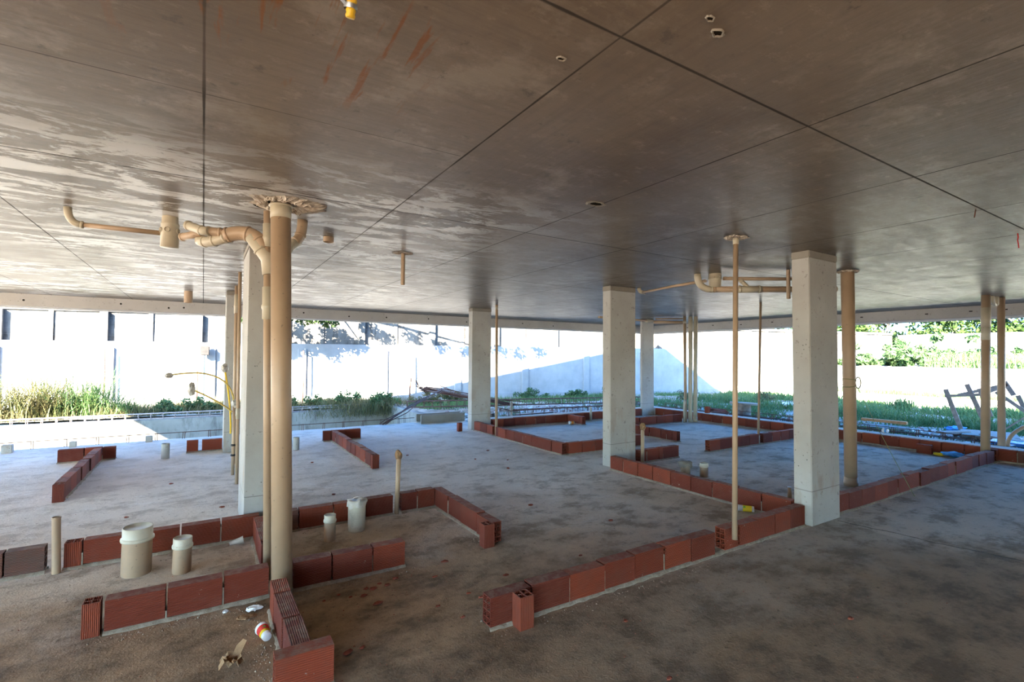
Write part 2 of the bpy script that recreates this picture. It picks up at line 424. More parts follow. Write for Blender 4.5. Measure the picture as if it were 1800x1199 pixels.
column(.31, 9.32, .50, 9.85, 'far left concrete column behind the yellow conduits at the slab edge')
column(10.15, 9.52, 10.6, 9.60, 'pale concrete column at the far slab corner left of three pipes')

# ------------------------------------------------------------------ hollow bricks
BT = .092
def hollow(wd, dp, nu, nv, upright=False, t=.0075):
    """hollow block: holes run along its length; length 0..1 is scaled by the object"""
    us = [0]; hu = (wd-t*(nu+1))/nu
    for i in range(nu): us += [us[-1]+t, us[-1]+t+hu]
    us.append(wd); hv = (dp-t*(nv+1))/nv; vs_ = [0]
    for i in range(nv): vs_ += [vs_[-1]+t, vs_[-1]+t+hv]
    vs_.append(dp)
    def P(u, v, w): return (u, v, w) if upright else (w, u, v)
    mb = MB(); hole = lambda i, j: i % 2 == 1 and j % 2 == 1
    nI, nJ = len(us)-1, len(vs_)-1
    idx = {}
    vv = []; ff = []
    for w in (0, 1):
        for i in range(nI+1):
            for j in range(nJ+1): idx[(i, j, w)] = len(vv); vv.append(P(us[i], vs_[j], w))
    for i in range(nI):
        for j in range(nJ):
            if hole(i, j):
                q = [(i, j), (i+1, j), (i+1, j+1), (i, j+1)]
                for a in range(4):
                    c, d = q[a], q[(a+1) % 4]; ff.append((idx[(*c, 0)], idx[(*c, 1)], idx[(*d, 1)], idx[(*d, 0)]))
            else:
                ff.append((idx[(i, j, 0)], idx[(i, j+1, 0)], idx[(i+1, j+1, 0)], idx[(i+1, j, 0)]))
                ff.append((idx[(i, j, 1)], idx[(i+1, j, 1)], idx[(i+1, j+1, 1)], idx[(i, j+1, 1)]))
    for i in range(nI):
        ff.append((idx[(i, 0, 0)], idx[(i+1, 0, 0)], idx[(i+1, 0, 1)], idx[(i, 0, 1)])); ff.append((idx[(i, nJ, 0)], idx[(i, nJ, 1)], idx[(i+1, nJ, 1)], idx[(i+1, nJ, 0)]))
    for j in range(nJ):
        ff.append((idx[(0, j, 0)], idx[(0, j, 1)], idx[(0, j+1, 1)], idx[(0, j+1, 0)])); ff.append((idx[(nI, j, 0)], idx[(nI, j+1, 0)], idx[(nI, j+1, 1)], idx[(nI, j, 1)]))
    mb.add(vv, ff); me = mb.mesh('hollow_brick')
    bm = bmesh.new(); bm.from_mesh(me); bmesh.ops.recalc_face_normals(bm, faces=bm.faces); bm.to_mesh(me); bm.free()
    return me
BH = .172
ME_B = hollow(BT, BH, 2, 4); ME_B.materials.append(M['brick'])
ME_BB = ME_B.copy(); ME_BB.materials.clear(); ME_BB.materials.append(M['burnt'])
ME_U = hollow(.095, .09, 2, 2, True); ME_U.materials.append(M['brickv'])

def brick_row(axis, face, joints, label, skip=(), upright=(), burnt=(), z0=.018, flip=False, bed=True, group='low brick rows marking out the rooms'):
    """axis 'x': bricks run along X, near face at y=face, thickness goes to +Y. axis 'y': run along Y, face at x=face, thickness to +X (flip: -X)."""
    a, z = min(joints), max(joints); c = (a+z)/2; th = -BT if flip else BT
    loc = (c, face+BT/2, 0) if axis == 'x' else (face+th/2, c, 0)
    t = empty('low_brick_wall', loc, label, 'wall', group)
    js = sorted(joints)
    for i in range(len(js)-1):
        if i in skip: continue
        L = js[i+1]-js[i]-.012; dz = random.uniform(-.002, .007); dt = random.uniform(-.006, .006); rz = random.uniform(-.018, .018)
        if i in upright:
            o = link('upright_hollow_brick', ME_U, None, t); o.scale = (L/.095, 1, .19)
            if axis == 'x': o.location = (js[i]+.006-loc[0], -BT/2, .004)
            else: o.location = (-BT/2, js[i]+.006-loc[1], .004); o.scale = (1, L/.09, .19)
            o['label'] = 'brick set upright, holes open at the top'; continue
        me = ME_BB if i in burnt else ME_B
        o = link('hollow_brick', me, None, t); o.scale = (L, 1, 1+random.uniform(-.02, .02))
        if axis == 'x': o.location = (js[i]+.006-loc[0], -BT/2+dt, z0+dz); o.rotation_euler = (0, 0, rz)
        else: o.location = (BT/2+dt, js[i]+.006-loc[1], z0+dz); o.rotation_euler = (0, 0, math.pi/2+rz)
        if i in burnt: o['label'] = 'blackened over-burnt brick'
    if bed:   # mortar under the bricks and squeezed into the joints
        n = max(4, int((z-a)/.03)); v = []; f = []
        prof = [(-BT/2-.016, .0), (-BT/2-.006, .016), (BT/2+.006, .016), (BT/2+.016, .0)]
        for i in range(n+1):
            s_ = a+(z-a)*i/n
            for k, (p, q) in enumerate(prof):
                w = (mnoise.noise(Vector((s_*14, k*5.1, face*3)))+.7*mnoise.noise(Vector((s_*45, k*3.1, face))))*.013; hh = q+abs(w)*.4*(q > 0)
                pp = p+w*(1 if k < 2 else -1); hh = min(hh, .0175) if abs(pp) < BT/2 else hh
                v.append((s_-loc[0], pp, hh+.0005) if axis == 'x' else (pp, s_-loc[1], hh+.0005))
        for i in range(n):
            for k in range(3):
                q = (i*4+k, (i+1)*4+k, (i+1)*4+k+1, i*4+k+1); f.append(q if axis == 'x' else q[::-1])
        mb = MB().add(v, f, True)
        for i in range(1, len(js)-1):
            if (i in skip or i-1 in skip): continue
            if random.random() < .45:
                z1 = random.uniform(.06, .17); d = BT/2-random.uniform(0, .006); w = .0038
                if axis == 'x': mb.box((js[i]-w-loc[0], -d, .018), (js[i]+w-loc[0], d, z1))
                else: mb.box((-d, js[i]-w-loc[1], .018), (d, js[i]+w-loc[1], z1))
        mb.obj('mortar_bed', M['mortar'], t)
    return t
def seq(a, b, n): return [a+(b-a)*i/n for i in range(n+1)]
def loose(x, y, label, L=.19, sx=1., sy=1., rz=0., z=0.001):
    o = link('hollow_brick', ME_U, None); o.location = (x, y, z); o.scale = (sx, sy, L); o.rotation_euler = (0, 0, rz)
    return tag(o, label, 'brick', 'single bricks set upright')

brick_row('x', 2.54, [1.445, 1.74, 2.04, 2.345, 2.635, 2.94, 3.24, 3.53, 3.66, 3.855, 4.12, 4.39, 4.65, 4.90], 'long red hollow brick row from the open holed end in the foreground to the nearest right column', skip=(7,))
loose(1.595, 2.437, 'red brick standing upright against the foreground end of the long right brick row', sx=1., sy=1.)
brick_row('y', 4.92, [2.68, 2.99, 3.28, 3.57, 3.86, 4.16, 4.45, 4.70, 4.97, 5.22], 'orange-red brick row joining the two larger right-hand columns')
brick_row('x', 2.54, [5.48, 5.77, 6.05, 6.35, 6.66, 6.96, 7.27, 7.59, 7.88, 8.19, 8.50, 8.79, 9.12, 9.43, 9.72, 10.02, 10.34, 10.50, 10.59], 'purplish brick row running right from the nearest right column to the slab edge', skip=(16,))
brick_row('y', 10.60, seq(1.2, 2.62, 5)+seq(2.66, 9.48, 23)[1:], 'dark red brick row along the right edge of the slab in front of the weeds', burnt=(1, 2, 3))
brick_row('x', 9.515, seq(5.46, 10.13, 16), 'dull red brick row along the back edge right of the middle distance column')
brick_row('y', 7.55, [8.93, 9.05, 9.26, 9.50], 'short brick stub sticking out from the back edge row beside a fallen cup')
brick_row('y', 4.95, seq(6.36, 8.41, 7)+[8.51], 'orange-red brick row facing left between the middle distance column and the holed corner', upright=(7,))
brick_row('y', 4.95, [8.62, 8.87, 9.15, 9.44], 'three brick row with open holed end just below the middle distance column')
brick_row('x', 6.34, seq(5.06, 6.78, 6), 'brick row crossing behind the column with the brown stain')
brick_row('x', 5.30, [5.60, 5.75, 6.02, 6.11, 6.48], 'short purple brick row right of the column with the brown stain', upright=(2,))
brick_row('y', 7.60, [6.26, 6.38, 6.52, 6.66]+seq(6.95, 8.10, 4), 'brown brick row with holed end running back behind the short purple row')
brick_row('x', 8.135, seq(7.72, 10.02, 8)+[10.06], 'purple brick row ending at the three far pipes')
brick_row('x', 5.32, seq(7.27, 8.70, 5)+[8.84]+seq(9.14, 10.57, 5), 'purple brick row with open holed left end, split by a slim pipe', skip=(5,))
brick_row('y', -1.25, seq(7.22, 9.52, 8), 'long pinkish brick row pointing back on the far left floor', flip=True)
loose(-1.335, 7.10, 'red brick standing upright at the near end of the far left row')
brick_row('x', 9.56, [-1.76, -1.46, -1.25, -1.09], 'short brick crossbar at the back end of the far left row')
brick_row('x', 9.575, [-.20, -.03, .01, .305], 'two brick row touching the far left column', skip=(1,))
brick_row('y', 2.05, seq(7.06, 9.55, 9), 'pinkish brick row pointing back in the middle of the far floor')
loose(2.05, 6.95, 'red brick standing upright at the near end of the middle far row')
brick_row('x', 9.60, [1.91, 2.05, 2.30, 2.60], 'short brick crossbar at the back end of the middle far row')
brick_row('x', 4.87, seq(-4.16, -1.16, 10)+[-.94], 'dusty brick row at the left edge ending in a broken burnt brick', burnt=(9, 10, 8))
brick_row('x', 4.87, [-.845, -.735, -.43, -.125, .16, .455], 'dark red brick row behind the two capped pipes on the left', upright=(0,))
brick_row('x', 4.87, [.505, .77, 1.075, 1.38, 1.655], 'dark red brick row with a chalk mark, behind the capped pipes in the middle', burnt=(0,))
brick_row('x', 4.87, [1.735, 1.91, 2.10], 'two brick row between the wrapped slim pipe and the corner')
brick_row('y', 2.11, [3.665, 3.95, 4.27, 4.57, 4.95], 'orange-red brick row running forward from the corner to its open holed end')
loose(2.012, 3.625, 'red brick standing upright against the holed end of the middle room row', rz=-.02)
brick_row('y', .395, [4.10, 4.20, 4.54, 4.86], 'ribbed brick stub behind the thick tan drain pipe', upright=(0,))
brick_row('x', 3.64, [-.45, -.155, .14, .405], 'large dark red brick row in front of the two left capped pipes')
loose(-.545, 3.645, 'grooved brick standing upright at the left end of the large dark row', sx=.85)
brick_row('x', 3.64, [.545, .80, 1.085, 1.335], 'dark red brick row right of the thick pipe with a blackened right end', burnt=())
brick_row('y', .385, [2.62, 2.92, 3.24, 3.44], 'ribbed salmon brick row coming towards the viewer from the thick pipe')
brick_row('x', 2.515, [.305, .575], 'single ridged red brick crossing the foreground bottom edge')
# crumbs of mortar and grit along the rows
def crumbs(name, label, segs, n, sp, s0, s1, mat):
    V_, F_ = [], []
    for _ in range(n):
        a, b_ = random.choice(segs); k = random.random(); x = a[0]+(b_[0]-a[0])*k+random.gauss(0, sp); y = a[1]+(b_[1]-a[1])*k+random.gauss(0, sp); q = random.uniform(s0, s1)*random.random()+s0; o_ = len(V_)
        V_ += [(x+q*math.cos(g), y+q*math.sin(g), .0) for g in (random.random(), 2.1+random.random(), 4.2+random.random())]+[(x, y, q*random.uniform(.6, 1.3))]; F_ += [(o_, o_+1, o_+3), (o_+1, o_+2, o_+3), (o_+2, o_, o_+3)]
    o = MB().add(V_, F_).obj(name, M[mat]); return tag(o, label, 'crumbs', kind='stuff')
crumbs('mortar_crumbs', 'pale mortar crumbs lying along the foot of the near brick rows', [((1.4, 2.48), (4.8, 2.48)), ((-.5, 3.58), (.4, 3.56)), ((.55, 3.57), (1.35, 3.57)), ((2.05, 3.6), (2.05, 4.8)), ((2.3, 3.6), (2.3, 4.8)), ((.3, 2.6), (.3, 3.4)), ((-1, 4.8), (2, 4.8)), ((4.84, 2.7), (4.84, 5))], 1500, .035, .0015, .007, 'mortar')
crumbs('grit', 'dark grit and brick dust scattered over the near floor', [((-1, 2.4), (2, 2.6)), ((.6, 3.4), (1.4, 3.5)), ((1, 1.2), (4, 1.6)), ((-1, 4.2), (2, 4.4)), ((2, 4), (4.5, 4)), ((1.7, 2.3), (4.5, 2.35)), ((-1, 6), (4, 6.5))], 2600, .30, .001, .005, 'chip')
# small standing and fallen single bricks
loose(4.60, 9.45, 'small upright brick left of the base of the middle distance column', L=.18, sx=.9)
loose(10.76, 7.92, 'purple hollow brick standing on the concrete edge right of the three far pipes', L=.16, z=.201)
o = link('hollow_brick', ME_B, None); o.location = (10.46, 3.32, .001); o.scale = (.20, 1, .85); o.rotation_euler = (0, 0, math.radians(92)); tag(o, 'loose red brick lying against the dark right edge row beside the blue and yellow bag', 'brick')

# ------------------------------------------------------------------ pipes
def pipe(p, q, r, label, mat='pvc', parts=(), name='drain_pipe', n=20, hollow_top=False, group='upright pvc pipes'):
    """pipe from foot p to head q; parts: (name, t0, t1, extra radius, material)"""
    p = Vector(p); q = Vector(q); t = empty(name, p, label, 'pipe', group)
    d = q-p
    mb = MB().tube([Vector((0, 0, 0)), d], r, n, not hollow_top)
    if hollow_top:
        u = d.normalized(); mb.tube([d, d-u*.001, d-u*.12], [r, r*.86, r*.86], n, False, 0, False)
    mb.obj('tube', M[mat], t)
    for nm, a, b_, e, mt in parts:
        u = d.normalized(); A = d*a; L = (d*b_-A).length
        MB()._lathe([(r, 0), (r+e, .002), (r+e, L*.3), (r+e*1.7, L*.34), (r+e*1.7, L*.42), (r+e, L*.46), (r+e, L-.002), (r, L)] if e > .003 else [(r, 0), (r+e, .001), (r+e, L-.001), (r, L)], A, u, n, 0, True).obj(nm, M[mt], t)
    return t
pipe((.475, 3.60, .002), (.428, 3.68, H+.002), .064, 'thick tan drain pipe in the left foreground going up into a broken ceiling hole', parts=(('coupling', .955, .985, .003, 'fit'), ('collar', .985, .992, .007, 'fit')), n=36)
pipe((.42, 3.93, .002), (.375, 3.98, H+.002), .026, 'thinner tan pipe right behind the thick foreground drain pipe', parts=(('coupling', .90, .965, .005, 'fit'), ('branch_socket', .70, .79, .008, 'fit')), n=24)
pipe((3.66, 2.45, .135), (3.90, 2.58, H-.001), .021, 'slim tan pipe hanging from the ceiling in front of the long right brick row', 'pvc', parts=(('coupling', .975, .999, .003, 'fit'),), name='hanging_pipe', hollow_top=False)
pipe((5.0, 8.56, .002), (5.08, 8.72, H-.001), .028, 'slim tan pipe standing right of the middle distance column', parts=(('coupling', .965, .985, .003, 'fit'),))
pipe((8.76, 5.37, .002), (8.86, 5.36, H-.001), .021, 'slim pipe rising through the gap in the purple row left of the nearest right column', parts=(('coupling', .0, .06, .003, 'fit'),))
pipe((6.93, 3.03, .002), (6.53, 2.86, H-.001), .070, 'thick tan pipe right of the nearest right column, wire looped round it', parts=(('foot_collar', .0, .045, .006, 'pvc'),), n=28)
pipe((6.40, 3.20, .002), (6.30, 3.22, H-.001), .024, 'thin pipe hidden close behind the right edge of the nearest right column', parts=(('coupling', .18, .3, .006, 'fit'),))
pipe((10.44, 2.66, .002), (10.80, 2.70, H-.001), .058, 'left one of the two tall pipes at the right edge, with pale coupling', parts=(('coupling', .80, .92, .004, 'fit'), ('sleeve', .72, .80, .002, 'cap')), n=24)
pipe((11.06, 2.62, .002), (11.40, 2.66, H-.001), .050, 'right one of the two tall pipes at the right edge, plain', n=24)
pipe((10.11, 8.07, .002), (10.45, 8.36, H-.001), .036, 'leftmost of the three far upright pipes, with small side branch', parts=(('coupling', .93, .96, .004, 'fit'),))
pipe((10.22, 8.02, .002), (10.58, 8.28, H-.001), .050, 'middle one of the three far upright pipes', 'cap', parts=(('coupling', .86, .96, .004, 'fit'),))
pipe((10.33, 7.96, .002), (10.68, 8.2, H-.001), .050, 'rightmost of the three far upright pipes', 'cap', parts=(('foot_collar', .0, .05, .003, 'fit'),))
t = empty('branch_pipe', (10.03, 8.07, 0), 'thin vent pipe with an elbow joining the leftmost far pipe', 'pipe')
MB().tube([(0, -.02, .002), (0, -.02, .42), (.03, -.005, .49), (.07, .01, .55)], .024, 14).obj('tube', M['fit'], t)
pipe((.41, 8.3, .002), (.415, 8.6, H-.001), .028, 'slim pipe with a pale coupling beside the far left column', parts=(('coupling', .84, .95, .006, 'fit'),))
pipe((.385, 7.0, .002), (.375, 7.12, H-.001), .020, 'thin tan pipe tight against the left face of the narrow column', parts=(('coupling', .3, .35, .004, 'fit'),))
pipe((.365, 7.55, .002), (.37, 7.55, .95), .022, 'dusty pipe stub below the yellow conduits', parts=(('clip', .40, .43, .008, 'black'), ('clip', .26, .29, .008, 'black')))
t = pipe((.40, 7.3, .002), (.40, 7.3, 1.0), .012, 'brown conduit taped beside the dusty stub under the yellow conduits', 'rebar')
# cut stubs standing in the floor
pipe((-.87, 4.83, .002), (-.88, 4.83, .41), .026, 'thin tan stub pipe with a ragged top in the left brick row', parts=(('ragged_rim', .965, 1.0, .002, 'pvc'),), hollow_top=True, name='stub_pipe', group='stub pipes in the floor')
pipe((1.69, 4.88, .002), (1.715, 4.90, .60), .024, 'slim stub pipe wrapped with a brown rag at its top in the middle row', name='stub_pipe', group='stub pipes in the floor')
pipe((5.62, 5.27, .002), (5.62, 5.27, .56), .026, 'slim stub pipe with a brown knot on top beside the stained column', name='stub_pipe', group='stub pipes in the floor')
pipe((-.457, 9.25, .002), (-.457, 9.25, .23), .055, 'grey stub pipe alone on the far left floor', 'column', name='stub_pipe', hollow_top=True, group='stub pipes in the floor')
pipe((1.36, 9.0, .002), (1.36, 9.0, .21), .05, 'small grey stub just right of the thick foreground pipe on the far floor', 'column', name='stub_pipe', hollow_top=True, group='stub pipes in the floor')
pipe((5.62, 3.08, .002), (5.62, 3.08, .15), .022, 'tiny brown stub pipe left of the nearest right column base', name='stub_pipe', group='stub pipes in the floor')
pipe((6.2, 9.92, -.3), (6.2, 9.92, .53), .030, 'short post outside the back edge row right of the middle distance column', 'column', name='stub_pipe', group='stub pipes in the floor')
pipe((8.25, 9.45, .002), (8.25, 9.45, .34), .030, 'short pale stub by the back edge row next to the brick stub', 'fit', name='stub_pipe', group='stub pipes in the floor')
def capped(x, y, r, h, label, tilt=.0):
    t = empty('capped_pipe', (x, y, 0), label, 'pipe', 'wide capped pipes in the floor')
    MB()._lathe([(r*.98, .001), (r, .02), (r*.985, h*.72)], Vector((0, 0, 0)), Vector((0, 0, 1)), 36, 0, True).obj('tube', M['pvc'], t)
    o = MB()._lathe([(r*1.0, 0), (r*1.10, .004), (r*1.12, .012), (r*1.10, .022), (r*1.02, .026), (r*1.0, .03), (r*1.0, h*.28), (r*.93, h*.28+.003), (r*.9, h*.28-.006), (.001, h*.28-.004)], Vector((0, 0, h*.70)), Vector((0, 0, 1)), 36, 0, True)
    o = o.obj('cap', M['cap'], t); t.rotation_euler = (tilt, tilt*.6, 0); return t
capped(-.38, 4.54, .092, .345, 'large cream capped pipe, tallest of the capped ones on the left', .02)
capped(-.10, 4.40, .060, .255, 'smaller cream capped pipe right of the large capped one', .02)
capped(.96, 4.48, .048, .225, 'cream capped pipe in the middle room, left of the bag-covered one')
capped(5.73, 4.28, .055, .185, 'small cream capped pipe behind the orange-red row, right of the covered one')
def covered(x, y, r, h, label, cov, covm, w):
    t = empty('covered_pipe', (x, y, 0), label, 'pipe')
    MB()._lathe([(r*.95, .001), (r, .03), (r*1.02, h*.8), (r*1.05, h*.82), (r*1.05, h-.02)], Vector((0, 0, 0)), Vector((0, 0, 1)), 32, 0, True).obj('tube', M['cap'], t)
    mb = MB(); mb._lathe([(r*w, -.05), (r*w*1.02, -.02), (r*w*.98, .008), (r*.5, .018), (.001, .012)], Vector((0, 0, h)), Vector((0, 0, 1)), 26, 0, True)
    me = mb.mesh(cov, M[covm]); jitter(me, .022, 22, x); link(cov, me, None, t); return t
covered(1.225, 4.62, .076, .27, 'pipe stub covered with a crumpled plastic bag, right of the middle capped pipe', 'plastic_bag', 'plastic', 1.1)
covered(5.57, 4.45, .062, .175, 'pipe stub covered with dark crumpled cloth behind the orange-red row', 'rag', 'band', 1.4)

# rags tied on the slim stubs
def rag(x, y, z, s, label, mat='paper'):
    bm = bmesh.new(); bmesh.ops.create_icosphere(bm, subdivisions=3, radius=s)
    for v in bm.verts:
        n_ = mnoise.noise_vector(v.co*(1.3/s)+Vector((x, y, z))); v.co = Vector((v.co.x*.85+n_.x*s*.55, v.co.y*.85+n_.y*s*.55, v.co.z*1.35+n_.z*s*.7))
    me = D.meshes.new('rag'); bm.to_mesh(me); bm.free(); o = link('rag', me, M[mat]); o.location = (x, y, z); return tag(o, label, 'rag')
rag(1.715, 4.90, .585, .038, 'brown rag wrapped round the top of the slim stub in the middle row')
rag(5.62, 5.27, .55, .045, 'brown rag knotted on the slim stub beside the stained column')

# stubs and pipe runs on the ceiling
def stub_down(x, y, z, r, label):
    t = empty('ceiling_stub', (x, y, H), label, 'pipe', 'pipe ends hanging from the ceiling')
    MB().tube([(0, 0, -.001), (0, 0, z-H)], r, 20, False).tube([(0, 0, z-H), (0, 0, z-H+.001), (0, 0, z-H+.08)], [r, r*.85, r*.85], 20, False, 0, False).obj('tube', M['pvc'], t); return t
stub_down(1.71, 4.84, 2.32, .021, 'short tan pipe end hanging in mid ceiling, right of the cut ring')
stub_down(-.23, 9.79, 2.45, .062, 'short wide tan pipe end hanging near the far left beam')
stub_down(5.86, 3.20, 2.30, .022, 'thin pipe end hanging left of the nearest right column')
stub_down(.92, 4.55, 2.60, .045, 'cut reddish pipe ring just below the ceiling right of the thick pipe')

def run(name, label, segs, cat='pipe'):
    """segs: (part, points, radius, material, rings)"""
    c = Vector(segs[0][1][0]); t = empty(name, c, label, cat)
    for nm, pts, r, mt, rings in segs:
        P_ = [Vector(p)-c for p in pts]; mb = MB().tube(P_, r, 20)
        for fr in rings:
            k = fr*(len(P_)-1); i = min(int(k), len(P_)-2); p = P_[i].lerp(P_[i+1], k-i); d = (P_[i+1]-P_[i]).normalized(); rr = r if not isinstance(r, list) else r[i]
            mb._lathe([(rr*.98, -.009), (rr*1.12, -.006), (rr*1.12, .006), (rr*.98, .009)], p, d, 20, 0, True)
        mb.obj(nm, M[mt], t)
    return t
def bend(p, q, s, n=8):
    p, q, s = Vector(p), Vector(q), Vector(s); return [(1-t)**2*p+2*t*(1-t)*q+t*t*s for t in [i/n for i in range(n+1)]]
run('ceiling_drain_pipe', 'tan waste pipe with elbows running under the left ceiling from the thick pipe', [
    ('elbow', bend((-.84, 4.63, H-.005), (-.84, 4.63, 2.525), (-.76, 4.63, 2.525)), .024, 'fit', [1.0]),
    ('tube', [(-.76, 4.63, 2.525), (-.29, 4.56, 2.515)], .018, 'pvc', []),
    ('outlet_tube', [(-.15, 4.42, 2.475), (-.03, 4.24, 2.485)], .028, 'pvc', [.02]),
    ('branch_mouth', [(-.12, 4.26, 2.535), (-.02, 4.16, 2.485), (.02, 4.12, 2.48)], .032, 'fit', [.05, .45]),
    ('second_tube', [(.0, 4.15, 2.485), (.14, 4.10, 2.475)], .032, 'pvc', [.1, .6]),
    ('lower_sweep', bend((-.04, 4.30, 2.44), (.02, 4.20, 2.40), (.14, 4.10, 2.455)), .038, 'fit', [.25, .6, .9]),
    ('bend', bend((.12, 4.12, 2.46), (.30, 4.02, 2.53), (.36, 4.0, 2.37), 12), .052, 'pvc', [0.05, .45, .75]),
    ('wye', [(.28, 4.03, 2.46), (.385, 3.985, 2.30), (.40, 3.97, 2.18)], .050, 'fit', [.3]),
    ('side_branch', bend((.46, 3.97, 2.32), (.55, 4.02, 2.44), (.60, 4.08, 2.47)), .036, 'fit', [.35]),
    ('side_elbow', bend((.57, 4.05, 2.46), (.63, 4.08, 2.49), (.63, 4.08, H-.004)), .038, 'pvc', [.5]),
])
t = empty('floor_trap_box', (-.235, 4.55, H), 'cream drum-shaped trap box under the left ceiling at the end of the waste pipe', 'trap')
MB()._lathe([(.052, -.001), (.055, -.05), (.062, -.06), (.060, -.065), (.060, -.235), (.0001, -.237)], Vector((0, 0, 0)), Vector((0, 0, 1)), 32, 0, True).obj('body', M['fit'], t)
for g in (200, 255, 330):
    a = math.radians(g); dv = Vector((math.cos(a), math.sin(a), 0)); MB()._lathe([(.020, 0), (.020, .018), (.014, .018), (.014, .004), (.0001, .004)], Vector((0, 0, -.11))+dv*.048, dv, 18, 0, True).obj('inlet', M['fit'], t)
run('ceiling_drain_pipe', 'thin tan waste pipe from the stained column top to the right-hand trap box', [
    ('elbow', bend((5.56, 5.28, H-.004), (5.56, 5.28, 2.57), (5.60, 5.20, 2.57)), .028, 'fit', [1.]),
    ('tube', [(5.58, 5.24, 2.57), (5.42, 4.5, 2.57), (5.38, 3.98, 2.57)], .019, 'pvc', [.98]),
])
t = empty('floor_trap_box', (5.40, 3.86, H), 'pale drum-shaped trap box under the right-hand ceiling between two pipe runs', 'trap')
MB()._lathe([(.075, -.001), (.078, -.06), (.082, -.062), (.082, -.075), (.078, -.08), (.072, -.17), (.0001, -.172)], Vector((0, 0, 0)), Vector((0, 0, 1)), 32, 0, True).obj('body', M['fit'], t)
for g in (215, 250):
    a = math.radians(g); dv = Vector((math.cos(a), math.sin(a), 0)); MB()._lathe([(.018, 0), (.018, .02), (.012, .02), (.012, .004), (.0001, .004)], Vector((0, 0, -.05))+dv*.07, dv, 18, 0, True).obj('inlet', M['fit'], t)
run('ceiling_drain_pipe', 'thin upper waste pipe behind the slim hanging pipe on the right', [('tube', [(5.48, 3.80, 2.585), (6.6, 3.10, 2.585)], .022, 'pvc', [.02])])
run('ceiling_drain_pipe', 'thick lower waste pipe with a cream elbow behind the slim hanging pipe', [
    ('elbow', bend((5.22, 3.98, H-.004), (5.22, 3.98, 2.45), (5.36, 3.88, 2.45)), .042, 'fit', [1.]),
    ('tube', [(5.34, 3.895, 2.45), (6.6, 3.02, 2.45)], .038, 'pvc', [.04]),
    ('wye', [(5.62, 3.70, 2.45), (5.86, 3.535, 2.45)], .043, 'fit', [.1, .9]),
    ('wye_branch', [(5.74, 3.62, 2.46), (5.64, 3.68, 2.57)], .026, 'fit', [.8]),
])
run('ceiling_drain_pipe', 'far tan waste pipes joining near the far corner column below the ceiling', [
    ('tube', [(8.1, 9.0, 2.56), (10.9, 9.0, 2.53)], .028, 'pvc', [.6]),
    ('connector', [(9.75, 9.0, 2.54), (10.0, 9.0, 2.54)], .045, 'fit', [.1, .9]),
    ('second_tube', [(10.0, 8.92, 2.60), (10.55, 8.5, 2.60)], .022, 'pvc', []),
    ('third_tube', [(10.0, 8.98, 2.52), (10.55, 8.45, 2.50)], .045, 'pvc', []),
])
run('ceiling_drain_pipe', 'small plastered pipe elbow between the tops of the two tall right pipes', [
    ('elbow', bend((10.95, 2.66, H-.004), (10.95, 2.66, 2.50), (11.10, 2.66, 2.50)), .026, 'fit', [1.]),
    ('riser', bend((11.10, 2.66, 2.50), (11.16, 2.66, 2.50), (11.16, 2.66, H-.004)), .034, 'cap', [.4])])
# broken plaster round the ceiling openings
def rim(x, y, r0, r1, label, sx=1., off=(0, 0), dep=.02, n=56, hole=True):
    v = []; f = []; rings = 6
    for k in range(rings+1):
        fr = k/rings
        for i in range(n):
            g = 2*math.pi*i/n; nn = mnoise.noise(Vector((math.cos(g)*2.2+x, math.sin(g)*2.2+y, k*.6))); n2 = mnoise.noise(Vector((math.cos(g)*9, math.sin(g)*9, k*1.3+x)))
            R_ = r0+(r1-r0)*fr*(1+.55*nn*fr+.3*n2*fr)
            px_ = R_*math.cos(g)*sx+off[0]*fr; py_ = R_*math.sin(g)+off[1]*fr
            z = -.001-dep*(math.sin(fr*math.pi)**.7)*(.5+abs(n2)*1.6) if 0 < k < rings else (-.002 if k else -.004)
            v.append((px_, py_, z))
    for k in range(rings):
        for i in range(n):
            i2 = (i+1) % n; f.append((k*n+i, k*n+i2, (k+1)*n+i2, (k+1)*n+i))
    t = empty('broken_plaster_patch', (x, y, H), label, 'plaster patch')
    MB().add(v, f, False).obj('rubble_rim', M['rubble'], t)
    return t
rim(.44, 3.70, .075, .19, 'large ragged broken plaster patch round the thick pipe at the ceiling', 1.25, (.05, .0), .026, 90)
MB()._lathe([(.115, 0), (.0001, .0)], Vector((-.06, .10, -.004)), Vector((0, 0, 1)), 24, 0, False).obj('hole', M['dark'], D.objects['broken_plaster_patch'])
rim(3.90, 2.58, .022, .09, 'broken plaster patch at the top of the slim hanging pipe', 1.3, (0, 0), .015)
rim(6.53, 2.86, .07, .12, 'rough plaster collar on top of the thick pipe by the nearest right column', 1.1, (0, 0), .02)
rim(1.71, 4.84, .022, .08, 'small dark plaster patch round the short mid-ceiling pipe end', 1.4, (0, 0), .008)
def pock(x, y, r, label):
    t = empty('ceiling_pock', (x, y, H), label, 'chipped hole')
    v = []; f = []; n = 18
    for k, (q, z) in enumerate(((1.3, -.001), (1.0, -.006), (.75, -.002))):
        for i in range(n):
            g = 2*math.pi*i/n; w = 1+.4*mnoise.noise(Vector((math.cos(g)*2+x*3, math.sin(g)*2+y*3, k*.3))); v.append((math.cos(g)*r*q*w*1.3, math.sin(g)*r*q*w*.8, z))
    for k in range(2):
        for i in range(n): i2 = (i+1) % n; f.append((k*n+i, k*n+i2, (k+1)*n+i2, (k+1)*n+i))
    MB().add(v, f).obj('crumbled_rim', M['band'], t)
    MB().add(v[2*n:], [tuple(range(n))]).obj('dark_hole', M['dark'], t)
pock(2.25, 2.53, .045, 'dark chipped hole in the middle of the ceiling')
pock(1.38, .97, .018, 'small chipped spot in the ceiling right of the cross seam')
pock(1.30, .94, .012, 'faint chipped spot beside the chipped spot right of the cross seam')
